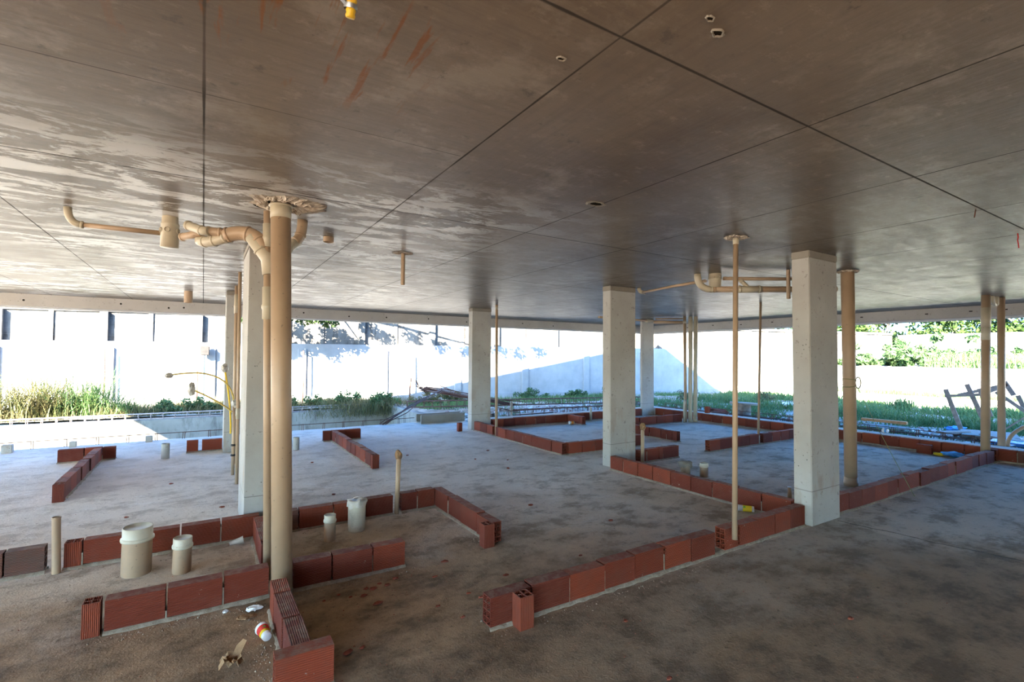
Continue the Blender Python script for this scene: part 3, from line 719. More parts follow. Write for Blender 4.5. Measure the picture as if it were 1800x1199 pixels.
pock(1.04, 1.35, .012, 'small chipped spot left of the diagonal ceiling seam crossing')

# ------------------------------------------------------------------ yellow conduits and ceiling bits
def corrug(pts, r, n=8):
    P_ = [Vector(p) for p in pts]; out = []; rs = []
    for i in range(len(P_)-1):
        L = (P_[i+1]-P_[i]).length; m_ = max(1, int(L/.006))
        for k in range(m_): out.append(P_[i].lerp(P_[i+1], k/m_))
    out.append(P_[-1]); rs = [r*(1.0 if i % 2 else .86) for i in range(len(out))]
    return out, rs
def conduit(label, pts, r, mat, end=None):
    c = Vector(pts[0]); t = empty('yellow_conduit', c, label, 'conduit')
    q, rs = corrug([Vector(p)-c for p in pts], r); MB().tube(q, rs, 10).obj('hose', M[mat], t)
    if end:
        bm = bmesh.new(); bmesh.ops.create_icosphere(bm, subdivisions=2, radius=.045)
        for v in bm.verts:
            n_ = mnoise.noise_vector(v.co*30); v.co = v.co+n_*.022; v.co.z *= end
        me = D.meshes.new('wrapped_end'); bm.to_mesh(me); bm.free(); link('wrapped_end', me, M['plastic'], t, Vector(pts[-1])-c)
    return t
conduit('yellow conduit curving left into the air from the far left column', bend((.36, 7.50, .95), (.34, 7.5, 1.32), (-.05, 7.5, 1.36))+bend((-.05, 7.5, 1.36), (-.25, 7.5, 1.36), (-.36, 7.5, 1.33), 4)[1:], .012, 'yellowd', .7)
conduit('yellow conduit rising straight with a knotted top at the far left column', bend((.33, 7.55, .55), (.33, 7.5, .95), (.24, 7.5, 1.42)), .012, 'yellow', 1.2)
conduit('yellow conduit leaning left with a torn plastic bag on its end', bend((.34, 7.50, .84), (.18, 7.52, 1.0), (-.12, 7.55, 1.15)), .012, 'yellowd', 1.8)
t = empty('conduit_knot', (.37, 7.40, .96), 'dusty plastic wrapping tied where the yellow conduits meet the stub', 'wrapping')
bm = bmesh.new(); bmesh.ops.create_icosphere(bm, subdivisions=3, radius=.05)
for v in bm.verts: v.co = v.co+mnoise.noise_vector(v.co*26)*.025
me = D.meshes.new('wrapping'); bm.to_mesh(me); bm.free(); link('wrapping', me, M['plastic'], t)
# ceiling bracket
t = empty('conduit_bracket', (.315, 1.325, H), 'yellow conduit end held by a perforated metal strap at the top edge of the ceiling', 'bracket')
q, rs = corrug([(0, -.05, -.02), (0, -.01, -.06), (0, .01, -.105)], .017); MB().tube(q, rs, 14).obj('conduit', M['yellow'], t)
q, rs = corrug([(0, .0, -.118), (0, .01, -.14)], .013); MB().tube(q, rs, 14).obj('conduit_tail', M['yellow'], t)
mb = MB(); mb._lathe([(.017, -.006), (.0175, 0), (.017, .006)], Vector((0, .005, -.112)), Vector((0, .3, -1)), 20, 0, True)
mb.beam((-.016, .0, -.11), (-.055, -.005, -.085), .012, .0015).beam((-.014, 0, -.11), (-.02, 0, -.002), .010, .0015).obj('perforated_strap', M['metal'], t)
# red cord and hook wires
o = MB().tube([(0, 0, -.001), (.01, .0, -.03), (-.008, 0, -.06), (.012, 0, -.09), (.02, 0, -.12)], .004, 8).obj('red_cord', M['redcord'], None, (5.70, 1.22, H)); tag(o, 'short red cord dangling from the ceiling at the right edge', 'cord')
o = MB().tube([(0, 0, -.001), (-.03, 0, -.06)], .004, 8).obj('wire_hook', M['rebar'], None, (4.55, 1.18, H)); tag(o, 'dark nail sticking out of the ceiling near the right edge seam', 'nail')
# wires round the thick right pipe
t = empty('loose_wire', (6.72, 2.95, 1.30), 'tangled loop of greenish wire tied round the thick pipe right of the column', 'wire')
pts = []
for i in range(60):
    g = i/60*4*math.pi; rr = .085+.012*math.sin(g*1.7); pts.append((rr*math.cos(g), rr*math.sin(g), .05*math.sin(g*.5)))
MB().tube(pts, .004, 6).obj('coil', M['greywire'], t)
pts = [(.08+.07*math.cos(a)+.05, -.05, .07*math.sin(a)) for a in [i/30*4.4*math.pi for i in range(31)]]; MB().tube(pts, .007, 6).obj('loop', M['greywire'], t)
MB().tube([(.1, -.05, -.05)]+[(.11+.17*(i/20)**1.5, -.05-.5*(i/20), -.05-1.24*(i/20)) for i in range(1, 21)], .0035, 6).obj('tail', M['greywire'], t)

# ------------------------------------------------------------------ litter indoors
def cup(loc, r0, r1, L, ax, label, bands, name='plastic_cup', pr=None):
    ax = Vector(ax).normalized(); t = empty(name, loc, label, 'cup')
    MB()._lathe([(.0001, 0), (r0*.9, 0), (r0, .004), (r1, L-.004), (r1*1.08, L-.002), (r1*1.06, L), (r1*.92, L-.002), (r0*.9, .008), (.0001, .008)], Vector((0, 0, 0)), ax, 28, 0, True).obj('shell', M['white'], t)
    for nm, a, b_, mt in bands:
        ra, rb = r0+(r1-r0)*a, r0+(r1-r0)*b_; MB()._lathe([(ra+.0006, L*a), (rb+.0006, L*b_)], Vector((0, 0, 0)), ax, 28, 0, True).obj(nm, M[mt], t)
    if pr:
        u = ax.cross(Vector(pr)).normalized(); w = ax.cross(u)*-1
        mb = MB(); a, rr = pr and .62, r0+(r1-r0)*.62+.0012; v = []
        for k in range(11):
            g = k/11*2*math.pi; q = .55+.35*math.sin(g*5); th = q*.55*math.cos(g); zz = L*.62+q*L*.16*math.sin(g)
            v.append(ax*zz+(w*math.cos(th)+u*math.sin(th))*rr)
        mb.add(v, [tuple(range(11))]).obj('leaf_print', M['green'], t)
    return t
cup((.335, 3.07, .036), .024, .034, .11, (-.15, .95, .02), 'white cup with red, green and yellow label lying against the salmon brick row', [('yellow_band', .22, .42, 'lyellow'), ('red_band', .42, .82, 'red')], pr=(0, 0, 1))
cup((4.86, 3.03, .034), .030, .032, .15, (-.55, .75, 0), 'white bottle-like cup with a yellow label lying in the corner by the nearest right column', [('yellow_label', .15, .72, 'lyellow')], pr=(-.5, -.6, .6))
cup((7.47, 9.15, .042), .034, .040, .13, (-1, .15, 0), 'fallen cup with an orange label by the short brick stub at the back', [('orange_label', .2, .7, 'orange')])
cup((8.95, 9.38, .036), .03, .033, .09, (-.8, -.3, 0), 'small white cup lying in the back corner behind the stained column', [])
cup((9.0, 8.45, .001), .022, .026, .12, (0, 0, 1), 'small white cup standing behind the purple far row', [])
cup((10.95, 4.15, .24), .035, .04, .09, (.3, .9, 0), 'white cup with a blue base lying on the right concrete edge', [('blue_band', .1, .5, 'blue')])
t = empty('crushed_plastic_cup', (.27, 4.72, .03), 'crushed clear plastic cup by the brick row behind the left capped pipes', 'cup')
mb = MB(); mb._lathe([(.018, 0), (.03, .10), (.031, .101)], Vector((-.05, .02, 0)), Vector((1, .1, .15)), 20, 0, True); me = mb.mesh('shell', M['plastic']); jitter(me, .010, 30); link('shell', me, None, t)
def crumple(loc, s, label, mat, name='crumpled_paper', sz=(1, 1, .6), amp=.8, cat='paper', sub=3):
    bm = bmesh.new(); bmesh.ops.create_icosphere(bm, subdivisions=sub, radius=s)
    for v in bm.verts:
        n_ = mnoise.noise_vector(v.co*(1.6/s)+Vector(loc)*3); n3 = mnoise.noise_vector(v.co*(4/s)+Vector(loc)); v.co = Vector([(v.co[i]+n_[i]*s*amp+n3[i]*s*.25*amp)*sz[i] for i in range(3)])
    lo = min(v.co.z for v in bm.verts)
    for v in bm.verts: v.co.z -= lo
    me = D.meshes.new(name); bm.to_mesh(me); bm.free(); o = link(name, me, M[mat]); o.location = loc; return tag(o, label, cat)
# dry leaf-like paper in the foreground
v = []; f = []
for i in range(9):
    for j in range(9):
        a, b_ = (i-4)/4, (j-4)/4; n_ = mnoise.noise_vector(Vector((a*1.9, b_*1.9, 3.3)))
        v.append((a*.045+n_.x*.03, b_*.035+n_.y*.03, .03+n_.z*.05))
for i in range(8):
    for j in range(8): f.append((i*9+j, (i+1)*9+j, (i+1)*9+j+1, i*9+j+1))
t = empty('crumpled_paper', (.15, 2.93, .003), 'crumpled brown paper standing up on the dirt in the left foreground', 'paper')
zmin = min(p[2] for p in v); MB().add([(p[0], p[1], p[2]-zmin) for p in v], f).obj('folded_body', M['paper'], t)
MB().add([(.0, .01, .02), (.035, .0, .03), (.075, .02, .105), (.06, .03, .115), (.03, .03, .09), (.01, .02, .05)], [(0, 1, 5), (1, 4, 5), (1, 2, 4), (2, 3, 4)]).obj('upright_fold', M['paper'], t)
crumple((.30, 3.50, .002), .028, 'crumpled white and brown wrapper near the foot of the thick pipe', 'white', 'wrapper', (1.3, .8, .5))
crumple((.25, 3.42, .002), .030, 'scrap of brown cardboard beside the wrapper near the thick pipe', 'paper', 'cardboard_scrap', (1.4, 1, .3))
crumple((.15, 3.56, .002), .014, 'small white scrap on the dirt in front of the large dark brick row', 'white', 'paper_scrap')
crumple((1.20, 1.95, .002), .010, 'small white pebble on the foreground floor right of centre', 'white', 'pebble')
crumple((10.38, 3.02, .002), .12, 'blue and yellow plastic bag crumpled by the dark right edge row', 'blue', 'plastic_bag', (.8, 1.2, .35), .5, 'bag')
o = crumple((10.33, 3.20, .002), .05, 'yellow corner of torn packaging beside the blue bag', 'lyellow', 'torn_packaging', (.8, 1.4, .5), .5, 'packaging')
chips = [(.98, 3.42), (.80, 3.43), (.86, 3.36), (.94, 3.33), (1.02, 3.39), (1.08, 3.45), (1.12, 3.40), (1.20, 3.47), (.70, 3.40), (.99, 3.18), (.77, 2.75), (.69, 2.74), (1.45, 3.35), (1.62, 3.55), (1.30, 2.95), (1.9, 3.1), (1.55, 3.0), (1.38, 2.75), (2.0, 1.7), (1.6, 2.9), (3.4, 3.6), (3.0, 4.4), (2.3, 5.6), (1.3, 5.9), (.2, 6.0), (-.6, 6.1), (-.9, 5.6), (3.6, 6.8), (4.0, 6.5), (2.8, 7.6), (3.7, 6.0), (1.4, 7.8), (.9, 7.2), (-.3, 7.4), (4.1, 7.3), (2.6, 3.1), (2.2, 2.2), (.35, 2.2), (1.0, 1.5), (3.4, 1.5)]
for i, (x, y) in enumerate(chips):
    o = crumple((x, y, .0), random.uniform(.010, .026), 'small red brick chip lying loose on the dusty floor', 'chip', 'brick_chip', (1.3, .8, .45), .5, 'brick chip', 1); o['group'] = 'brick chips on the floor'

# ------------------------------------------------------------------ outside: trench, edge things
v, f = grid_mesh(-30, 5.5, 11.3, 17.0, 20, 4, lambda x, y: -1.7)
o = MB().add(v, f).obj('trench_floor', M['trench']); tag(o, 'concrete trench bottom beyond the left slab edge', 'ground', kind='structure')
o = MB().box((-30, 17.0, -1.75), (5.5, 17.25, -.24)).box((5.5, 9.9, -1.75), (5.75, 17.25, -.14)).obj('trench_wall', M['trench']); tag(o, 'concrete trench wall facing the slab on the left', 'wall', kind='structure')
def cage(label, p, q, w, h, mat, step=.3, r=.007, name='rebar_cage'):
    p, q = Vector(p), Vector(q); d = (q-p); L = d.length; u = d/L; s_ = Vector((-u.y, u.x, 0)); t = empty(name, p, label, 'rebar cage')
    mb = MB()
    for a in (-w/2, w/2):
        for b_ in (0, h): mb.tube([s_*a+Vector((0, 0, b_)), d+s_*a+Vector((0, 0, b_))], r, 6)
    mb.obj('long_bars', M[mat], t)
    n = int(L/step); q4 = [s_*(-w/2), s_*(w/2), s_*(w/2)+Vector((0, 0, h)), s_*(-w/2)+Vector((0, 0, h))]; me = MB().tube(q4+[q4[0]], r*.8, 5).mesh('stirrup', M[mat])
    for i in range(n+1): link('stirrup', me, None, t, u*(i*L/n))
    return t
cage('pale rebar cage lying along the top of the trench wall', (-6, 17.12, -.215), (5.0, 17.12, -.215), .16, .14, 'rebarg', .28, .012)
def edgebars(label, p, q, hs, step, h, mat='rebar'):
    p, q = Vector(p), Vector(q); d = q-p; L = d.length; u = d/L; t = empty('starter_bars', p, label, 'rebar'); n = int(L/step)
    me = MB().tube([Vector((0, 0, -.02)), Vector((.01, .01, h)), Vector((.01, .01, h))+u*.03, u*.035+Vector((0, 0, -.02))], .006, 5).mesh('starter_bar', M[mat])
    for i in range(n+1):
        o = link('starter_bar', me, None, t, u*(i*step)); o.rotation_euler = (random.uniform(-.12, .12), random.uniform(-.12, .12), 0)
    if hs: MB().tube([Vector((0, 0, h)), d+Vector((0, 0, h*.9))], .007, 6).obj('long_bar', M[mat], t)
edgebars('rusty starter bars with a long bar along the left slab edge', (-4.5, 11.24, 0.0), (4.3, 11.24, 0.0), True, .42, .13)
edgebars('rusty starter bars standing out of the right concrete edge', (10.9, 9.4, .2), (10.9, 2.9, .2), True, .38, .13)
edgebars('starter bars standing out of the back concrete edge', (6.0, 9.80, .2), (10.2, 9.80, .2), True, .35, .12)
for x, y, s_, l in ((-2.62, 11.0, .11, 'small concrete block on the slab edge at the far left'), (-1.85, 11.15, .08, 'flat grey block on the slab edge behind the far left crossbar'), (-.80, 11.15, .09, 'grey block on the slab edge left of the far left stub')):
    o = MB().box((-s_*.6, -s_/2, .001), (s_*.6, s_/2, s_*1.2), 0, .008).obj('concrete_block', M['column'], None, (x, y, 0)); tag(o, l, 'block')
# precast trough
t = empty('concrete_trough', (4.75, 11.05, 0), 'precast grey concrete trough beam lying at the slab edge left of the middle column', 'trough', rz=.03)
mb = MB(); mb.box((-.40, -.10, .001), (.75, .22, .03)).box((-.40, -.10, .03), (.75, -.06, .20)).box((-.40, .18, .03), (.75, .22, .20)); mb.obj('channel', M['band'], t)
# bent rebar bundle and dead roots
def bundle(label, pts, n, sp, r, mat='rebar', name='rebar_bundle'):
    t = empty(name, pts[0], label, 'rebar'); c = Vector(pts[0]); mb = MB()
    for i in range(n):
        o_ = Vector((random.gauss(0, sp), random.gauss(0, sp), random.gauss(0, sp*.6))); mb.tube([Vector(p)-c+o_*(1+.6*math.sin(k*1.3+i)) for k, p in enumerate(pts)], r, 6)
    mb.obj('bars', M[mat], t); return t
bundle('rusty bent rebar bundle leaning on the slab edge towards the weeds', bend((3.55, 11.2, .02), (4.5, 12.0, .35), (6.6, 14.6, .55), 10), 9, .03, .010)
bundle('dark rusty rebar bundle lying behind the trough', [(6.0, 15.0, .55), (6.7, 14.8, .42), (7.6, 13.9, .2), (8.4, 13.3, .05)], 16, .09, .014)
bundle('frayed rusty bar ends sticking up behind the trough', [(6.3, 15.2, .45), (5.9, 15.0, .6), (5.7, 14.8, .85)], 9, .10, .010)
cage('rusty rebar cage lying among weeds behind the back edge row', (5.2, 14.2, .05), (13.5, 12.2, .02), .18, .18, 'rebar', .25, .011)
cage('rusty rebar cage lying closer behind the back edge row', (7.2, 11.6, -.05), (12.0, 10.9, -.02), .16, .16, 'rebar', .25, .010)
cage('long thin rebar cage lying along the right concrete edge outside', (12.0, 10.5, -.08), (12.3, 3.0, -.08), .16, .16, 'rebar', .3, .009)
o = MB().box((-.55, -.07, 0), (.55, .07, .12), 0, .01).obj('black_beam', M['black'], None, (7.1, 10.25, -.02)); o.rotation_euler = (0, 0, .02); o.location.z = .06; tag(o, 'black timber beam lying behind the back edge row', 'beam')
o = MB().box((-.04, -.05, 0), (.04, .05, .36)).obj('black_post', M['black'], None, (5.78, 10.1, -.1)); tag(o, 'short black post behind the slim pipe at the middle column', 'post')

# ------------------------------------------------------------------ outside: ground and walls
def zg(x, y): return -.14+.05*mnoise.noise(Vector((x*.5, y*.5, 0)))+.03*mnoise.noise(Vector((x*2, y*2, 3)))
def zr(x, y): return zg(x, y)+max(0, min(1, (x-21.8)/.6))*.10
v, f = grid_mesh(11.0, 27.2, -20, 17.6, 80, 150, zr); g1 = MB().add(v, f, True)
v, f = grid_mesh(5.7, 11.0, 9.87, 19.4, 40, 70, zg); g1.add(v, f, True)
v, f = grid_mesh(-30, 5.7, 17.2, 28, 70, 30, lambda x, y: zg(x, y)-.02); g1.add(v, f, True)
v, f = grid_mesh(27.2, 90, -40, 40, 30, 30, lambda x, y: -.1); g1.add(v, f, True)
v, f = grid_mesh(-90, 27.2, 24, 80, 30, 20, lambda x, y: -.2); g1.add(v, f, True)
v, f = grid_mesh(-90, 90, -80, -9.3, 20, 20, lambda x, y: -.35); g1.add(v, f, True)
v, f = grid_mesh(-90, -16.2, -9.3, 80, 10, 20, lambda x, y: -.35); g1.add(v, f, True)
o = g1.obj('ground', M['soil']); tag(o, 'pale rubble-strewn ground round the building', 'ground', kind='structure')
def wline(x): return 16+(x-18)*-.224
def wallseg(mb, x0, x1, z0, z1, off, th):
    for (a, b_) in ((x0, x1),):
        p = [(a, wline(a)+off), (b_, wline(b_)+off), (b_, wline(b_)+off+th), (a, wline(a)+off+th)]
        v = [(q[0], q[1], z0) for q in p]+[(q[0], q[1], z1) for q in p]
        mb.add(v, [(0, 3, 2, 1), (4, 5, 6, 7), (0, 1, 5, 4), (1, 2, 6, 5), (2, 3, 7, 6), (3, 0, 4, 7)])
    return mb
mb = MB(); wallseg(mb, -30, 34.2, -.6, 2.0, 0, .35); wallseg(mb, -30, 34.2, -.6, .06, -.07, .07)
x = -28.2
while x < 34: wallseg(mb, x, x+.26, .06, 1.80, -.07, .07); x += 2.83
struct(mb.obj('wall_far', M['wallw']))
mb = MB(); wallseg(mb, -30, 34.2, 2.0, 3.0, .30, .2); wallseg(mb, -30, 34.2, 2.98, 3.10, .24, .32); x = -29.3
k = 0
while x < 34: wallseg(mb, x, x+(.12 if k % 2 else .22), 2.0, 2.98, .30-(.05 if k % 2 else .17), .17 if k % 2 == 0 else .05); x += 1.32; k += 1
struct(mb.obj('wall_far_upper', M['wallg']))
struct(MB().box((27, -25, -.3), (27.25, wline(27)-.3, 1.22)).obj('wall_right', M['wallw']))
struct(MB().box((34, -25, -.1), (34.3, wline(34)-.1, 2.95)).obj('wall_right_far', M['wallw']))
v, f = grid_mesh(27.25, 34, -25, 14.0, 14, 60, lambda x, y: 1.15+.12*mnoise.noise(Vector((x, y, 0)))+(x-27)*.04)
o = MB().add(v, f, True).obj('terrace_soil', M['soilg']); tag(o, 'raised sandy bed behind the low right wall', 'ground', kind='structure')
o = MB().box((22.0, -20, -.2), (22.15, 14.5, .24)).obj('kerb', M['edge']); tag(o, 'long concrete kerb crossing the weeds on the right', 'kerb', kind='structure')
for i, (x, l) in enumerate(((-2.68, 'weathered post at the white wall above the tall grass'), (3.05, 'left one of the thin rods by the white wall'), (6.75, 'thin rod standing by the white wall right of the foliage shadow'))):
    o = MB().tube([(0, 0, -.2), (0.02, 0, .8), (0, 0, 1.75)], .028, 6).obj('steel_rod', M['rebar'], None, (x, wline(x)-.35, 0)); tag(o, l, 'rod')
t = empty('floodlight', (.05, wline(.05)-.25, 1.72), 'small box-shaped floodlight on a post at the white wall', 'lamp')
MB().box((-.13, -.12, -.16), (.13, .04, .16), 0, .02).obj('housing', M['black'], t); MB().tube([(-.2, .1, -1.9), (-.2, .1, .28)], .022, 8).obj('post', M['rebar'], t); MB().tube([(-.2, .1, .05), (-.1, 0, .0)], .012, 8).obj('arm', M['rebar'], t)
t.children[0].rotation_euler = (0, .25, 0)

# ------------------------------------------------------------------ plants
def blades(pts, hmin, hmax, w, lean=.5, seg=3, dirs=None):
    n = len(pts); pts = np.asarray(pts, float); h = rng.uniform(hmin, hmax, n)*(.6+.4*rng.random(n)); a = rng.uniform(0, 2*np.pi, n); la = rng.uniform(0, 2*np.pi, n); ln = rng.uniform(.1, 1, n)*lean
    side = np.stack([np.cos(a), np.sin(a), 0*a], 1); ld = np.stack([np.cos(la), np.sin(la), 0*la], 1); V = []
    for k in range(seg+1):
        t = k/seg; c = pts+ld*(ln*h*t**1.8)[:, None]; c[:, 2] += h*t*(1-.35*ln*t); ww = w*(1-t)**.7*.5
        V += [c-side*ww, c+side*ww]
    V = np.stack(V, 1).reshape(-1, 3); m_ = 2*(seg+1); base = np.arange(n)[:, None]*m_
    F = np.concatenate([base+np.array([[2*k, 2*k+1, 2*k+3, 2*k+2]]) for k in range(seg)], 0)
    return V, F
def npmesh(name, V, F, mat):
    me = D.meshes.new(name); me.vertices.add(len(V)); me.vertices.foreach_set('co', np.asarray(V, np.float32).ravel())
    k = F.shape[1]; me.loops.add(F.size); me.loops.foreach_set('vertex_index', F.astype(np.int32).ravel()); me.polygons.add(len(F))
    me.polygons.foreach_set('loop_start', np.arange(0, F.size, k, dtype=np.int32)); me.polygons.foreach_set('loop_total', np.full(len(F), k, np.int32)); me.update(); me.validate(); me.materials.append(mat); return me
def scatter(n, x0, x1, y0, y1, zf, dens):
    P_ = []
    while len(P_) < n:
        x, y = random.uniform(x0, x1), random.uniform(y0, y1)
        if y > 16+(x-18)*-.224-.15 or (13.2 < x < 15.4 and 2.6 < y < 4.5) or 21.9 < x < 22.25: continue
        if mnoise.noise(Vector((x*.45, y*.45, 7)))*.9+mnoise.noise(Vector((x*1.7, y*1.7, 2)))*.6+dens > random.random(): P_.append((x, y, zf(x, y)-.01))
    return P_
def gstuff(name, label, specs, mat):
    Vs, Fs, o_ = [], [], 0
    for (pts, a, b_, w, ln) in specs:
        V, F = blades(pts, a, b_, w, ln); Vs.append(V); Fs.append(F+o_); o_ += len(V)
    me = npmesh(name, np.concatenate(Vs), np.concatenate(Fs), M[mat]); o = link(name, me); return tag(o, label, 'grass', kind='stuff')
gstuff('weedy_grass', 'green weedy grass over the shaded ground right of the building', [
    (scatter(42000, 12.9, 26.8, -2, 14.5, zr, .35), .07, .30, .026, 1.0), (scatter(14000, 16, 26.8, -2, 14, zr, .05), .2, .55, .032, .9), (scatter(26000, 21.5, 26.9, -3, 13, zr, .75), .15, .45, .035, .9)], 'grass')
gstuff('weedy_grass', 'low green weeds in front of the shaded part of the back wall', [
    (scatter(9000, 6.0, 19, 14.6, 17.0, zg, .5), .05, .30, .02, .8), (scatter(3000, 6.0, 14, 10.6, 15, zg, .0), .04, .16, .02, .9)], 'grass')
gstuff('weedy_grass', 'tall sunlit grass on the raised bed behind the low right wall', [(scatter(9000, 27.4, 33.5, -3, 9, lambda x, y: 1.2, .6), .4, 1.1, .04, .6)], 'grass')
def top_t(x, y): return -.16
gstuff('dry_grass', 'dry yellowish grass along the top of the trench wall', [(scatter(14000, -7, 6.2, 17.3, 19.5, top_t, .5), .15, .55, .016, .9)], 'dry')
gstuff('dry_grass', 'dry grass bed hanging over the right end of the trench wall', [([(random.gauss(4.9, .9), random.gauss(16.9, .45), random.uniform(-.45, -.02)) for _ in range(5000)], .15, .45, .012, 1.3)], 'dry')
for i, (x, y, n, h, sp, l) in enumerate(((-3.6, 17.9, 520, 1.35, .5, 'tall reed-like grass clump at the far left behind the trench'), (-2.7, 18.0, 480, 1.25, .45, 'tall grass clump second from the left behind the trench'), (-4.6, 17.8, 300, 1.2, .5, 'tall grass clump cut by the left picture edge behind the trench'), (-1.9, 17.9, 160, .8, .4, 'shorter green clump right of the tall grass behind the trench'))):
    pts = [(random.gauss(0, sp*.6), random.gauss(0, .18), 0) for _ in range(n)]; V, F = blades(pts, h*.75, h*1.7, .024, 1.1, 6); o = link('tall_grass', npmesh('tall_grass', V, F, M['dry' if i % 2 == 0 else 'grass'])); o.location = (x, y, -.17); tag(o, l, 'grass', 'tall grass clumps behind the trench')
def leaves(cs, n, r, size):
    V, F = [], []; cs = np.asarray(cs, float); idx = rng.integers(0, len(cs), n); d = rng.normal(size=(n, 3)); d /= np.linalg.norm(d, axis=1)[:, None]
    c = cs[idx]+d*(rng.random(n)**.5)[:, None]*r*np.array([1, 1, .8]); a = rng.normal(size=(n, 3)); a /= np.linalg.norm(a, axis=1)[:, None]; b_ = np.cross(a, rng.normal(size=(n, 3))); b_ /= np.linalg.norm(b_, axis=1)[:, None]
    s_ = size*rng.uniform(.6, 1.3, n)[:, None]; V = np.stack([c-a*s_, c+b_*s_*.45, c+a*s_, c-b_*s_*.45], 1).reshape(-1, 3); F = np.arange(n*4).reshape(-1, 4); return V, F
def shrub(loc, label, cs, n, r, size, mat='leafb', name='weed_bush', stems=True, trunk=None, cat='bush', group=None):
    t = empty(name, loc, label, cat, group); V, F = leaves(cs, n, r, size); link('foliage', npmesh('foliage', V, F, M[mat]), None, t)
    if trunk is not None:
        mb = MB()
        for pts, rr in trunk: mb.tube(pts, rr, 9)
        mb.obj('trunk', M['bark'], t)
    elif stems:
        mb = MB()
        for c in cs[:14]: mb.tube([(0, 0, 0), (c[0]*.5, c[1]*.5, c[2]*.7), tuple(c)], .008, 5)
        mb.obj('stems', M['leafb'], t)
    return t
def blob(n, sx, sy_, sz, z0=0): return [(random.gauss(0, sx), random.gauss(0, sy_), z0+abs(random.gauss(0, sz))) for _ in range(n)]
for i, (x, y, s_, l) in enumerate(((-.9, 17.9, .30, 'low leafy weed behind the trench left of the yellow conduits'), (.0, 18.0, .34, 'bushy weed behind the trench under the yellow conduit'), (1.9, 17.8, .55, 'taller leafy weed just right of the thick foreground pipe'), (3.2, 17.9, .36, 'low leafy weed behind the trench left of the middle rod'), (4.3, 17.6, .40, 'leafy weed near the right end of the trench wall'), (5.3, 16.7, .50, 'bright green bush hanging over the end of the trench wall'), (6.6, 16.6, .45, 'yellow-green bush behind the rebar bundle'), (8.0, 16.8, .38, 'yellow-green bush left of the middle distance column'), (11.4, 16.9, .42, 'green bush at the foot of the shaded back wall'), (13.3, 16.3, .35, 'low bright bush at the wall foot left of the stained column'), (15.0, 16.0, .30, 'bright low bush right of the green wall bush'), (16.5, 13.2, .4, 'brownish tuft between the far column and the three pipes'), (18.5, 11.0, .4, 'brown-green tuft behind the slim hanging pipe'))):
    shrub((x, y, -.16), l, blob(14, s_*.7, s_*.4, s_*.45, .05), 900, .16, .05 if i < 11 else .035, 'dry' if i in (6, 7, 11, 12) else 'leafb')
for i, (x, y, s_, l) in enumerate(((29.5, 11.0, .7, 'large-leaved bush on the raised bed left of the two tall right pipes'), (30.2, 9.6, .9, 'tallest large-leaved bush against the far right wall'), (29.2, 12.3, .45, 'small large-leaved bush beside the bare part of the raised bed'), (30.5, 8.2, .8, 'wide bush on the raised bed behind the wooden frame'))):
    shrub((x, y, 1.2), l, blob(22, s_*.9, s_*.9, s_*.7, .1), 1500, .28, .13, 'leafb')
# agave-like tufts
for i, (x, y, h, l) in enumerate(((19.5, 7.0, .75, 'long-bladed tuft in the weeds right of the thick right pipe'), (23.5, 8.3, .7, 'sunlit long-bladed tuft beyond the kerb'), (18.6, 3.6, .6, 'long-bladed tuft behind the wooden frame'), (17.0, 1.9, .8, 'long-bladed tuft right of the two tall pipes'), (21.0, 9.9, .6, 'long-bladed tuft left of the nearest right column'))):
    pts = [(random.gauss(0, .18), random.gauss(0, .18), 0) for _ in range(150)]; V, F = blades(pts, h*.6, h, .045, 1.0, 5); o = link('grass_tuft', npmesh('grass_tuft', V, F, M['grass'])); o.location = (x, y, -.12); tag(o, l, 'grass', 'long-bladed tufts in the weeds')
# trees
def tree(x, y, h, r, label, n=9000, mat='leaf', size=.12, z0=-.1, crown=26, lowz=.35):
    cs = [(random.gauss(0, r*.45), random.gauss(0, r*.45), h*lowz+random.random()*h*(1-lowz)) for _ in range(crown)]
    tr = [([(0, 0, 0), (.1, 0, h*.3), (.2, .1, h*.55)], [.22, .17, .12])]+[([(.1, 0, h*.3), tuple(np.array(c)*.6+np.array((0, 0, h*.12))), c], [.09, .05, .02]) for c in cs[:8]]
    return shrub((x, y, z0), label, cs, n, r*.42, size, mat, 'tree', trunk=tr, cat='tree', group='trees behind the boundary walls')
for x, y, h, r, l in ((37.5, 14.5, 6, 2.4, 'leafy tree behind the far right wall, seen left of the thick right pipe'), (37, 10.6, 6.5, 2.6, 'leafy tree behind the far right wall above the castor bushes'), (37.5, 6.6, 6, 2.6, 'leafy tree behind the far right wall left of the two tall pipes'), (37, 2.8, 6.5, 2.6, 'leafy tree behind the far right wall between and right of the two tall pipes'), (38, -1.5, 6, 2.6, 'leafy tree behind the far right wall at the right picture edge'), (42, 8.5, 8, 3.2, 'tall tree farther back behind the far right wall'), (42, 1.5, 8, 3.2, 'tall tree farther back behind the two right pipes'), (34.5, 17.5, 6, 2.4, 'tree behind the corner of the far walls'), (28, 18.5, 4.6, 2.0, 'yellowish tree peeping over the back wall beside the slim hanging pipe')):
    tree(x, y, h, r, l, size=.16, n=7000, lowz=.2)
for x, y, h, r, l in ((-5.5, 24.2, 5, 1.8, 'tree behind the back wall at the left picture edge'), (-2.3, 24.0, 4.6, 1.8, 'tree behind the back wall over its second bay from the left')):
    tree(x, y, h, r, l, size=.10, n=5000, lowz=.45)
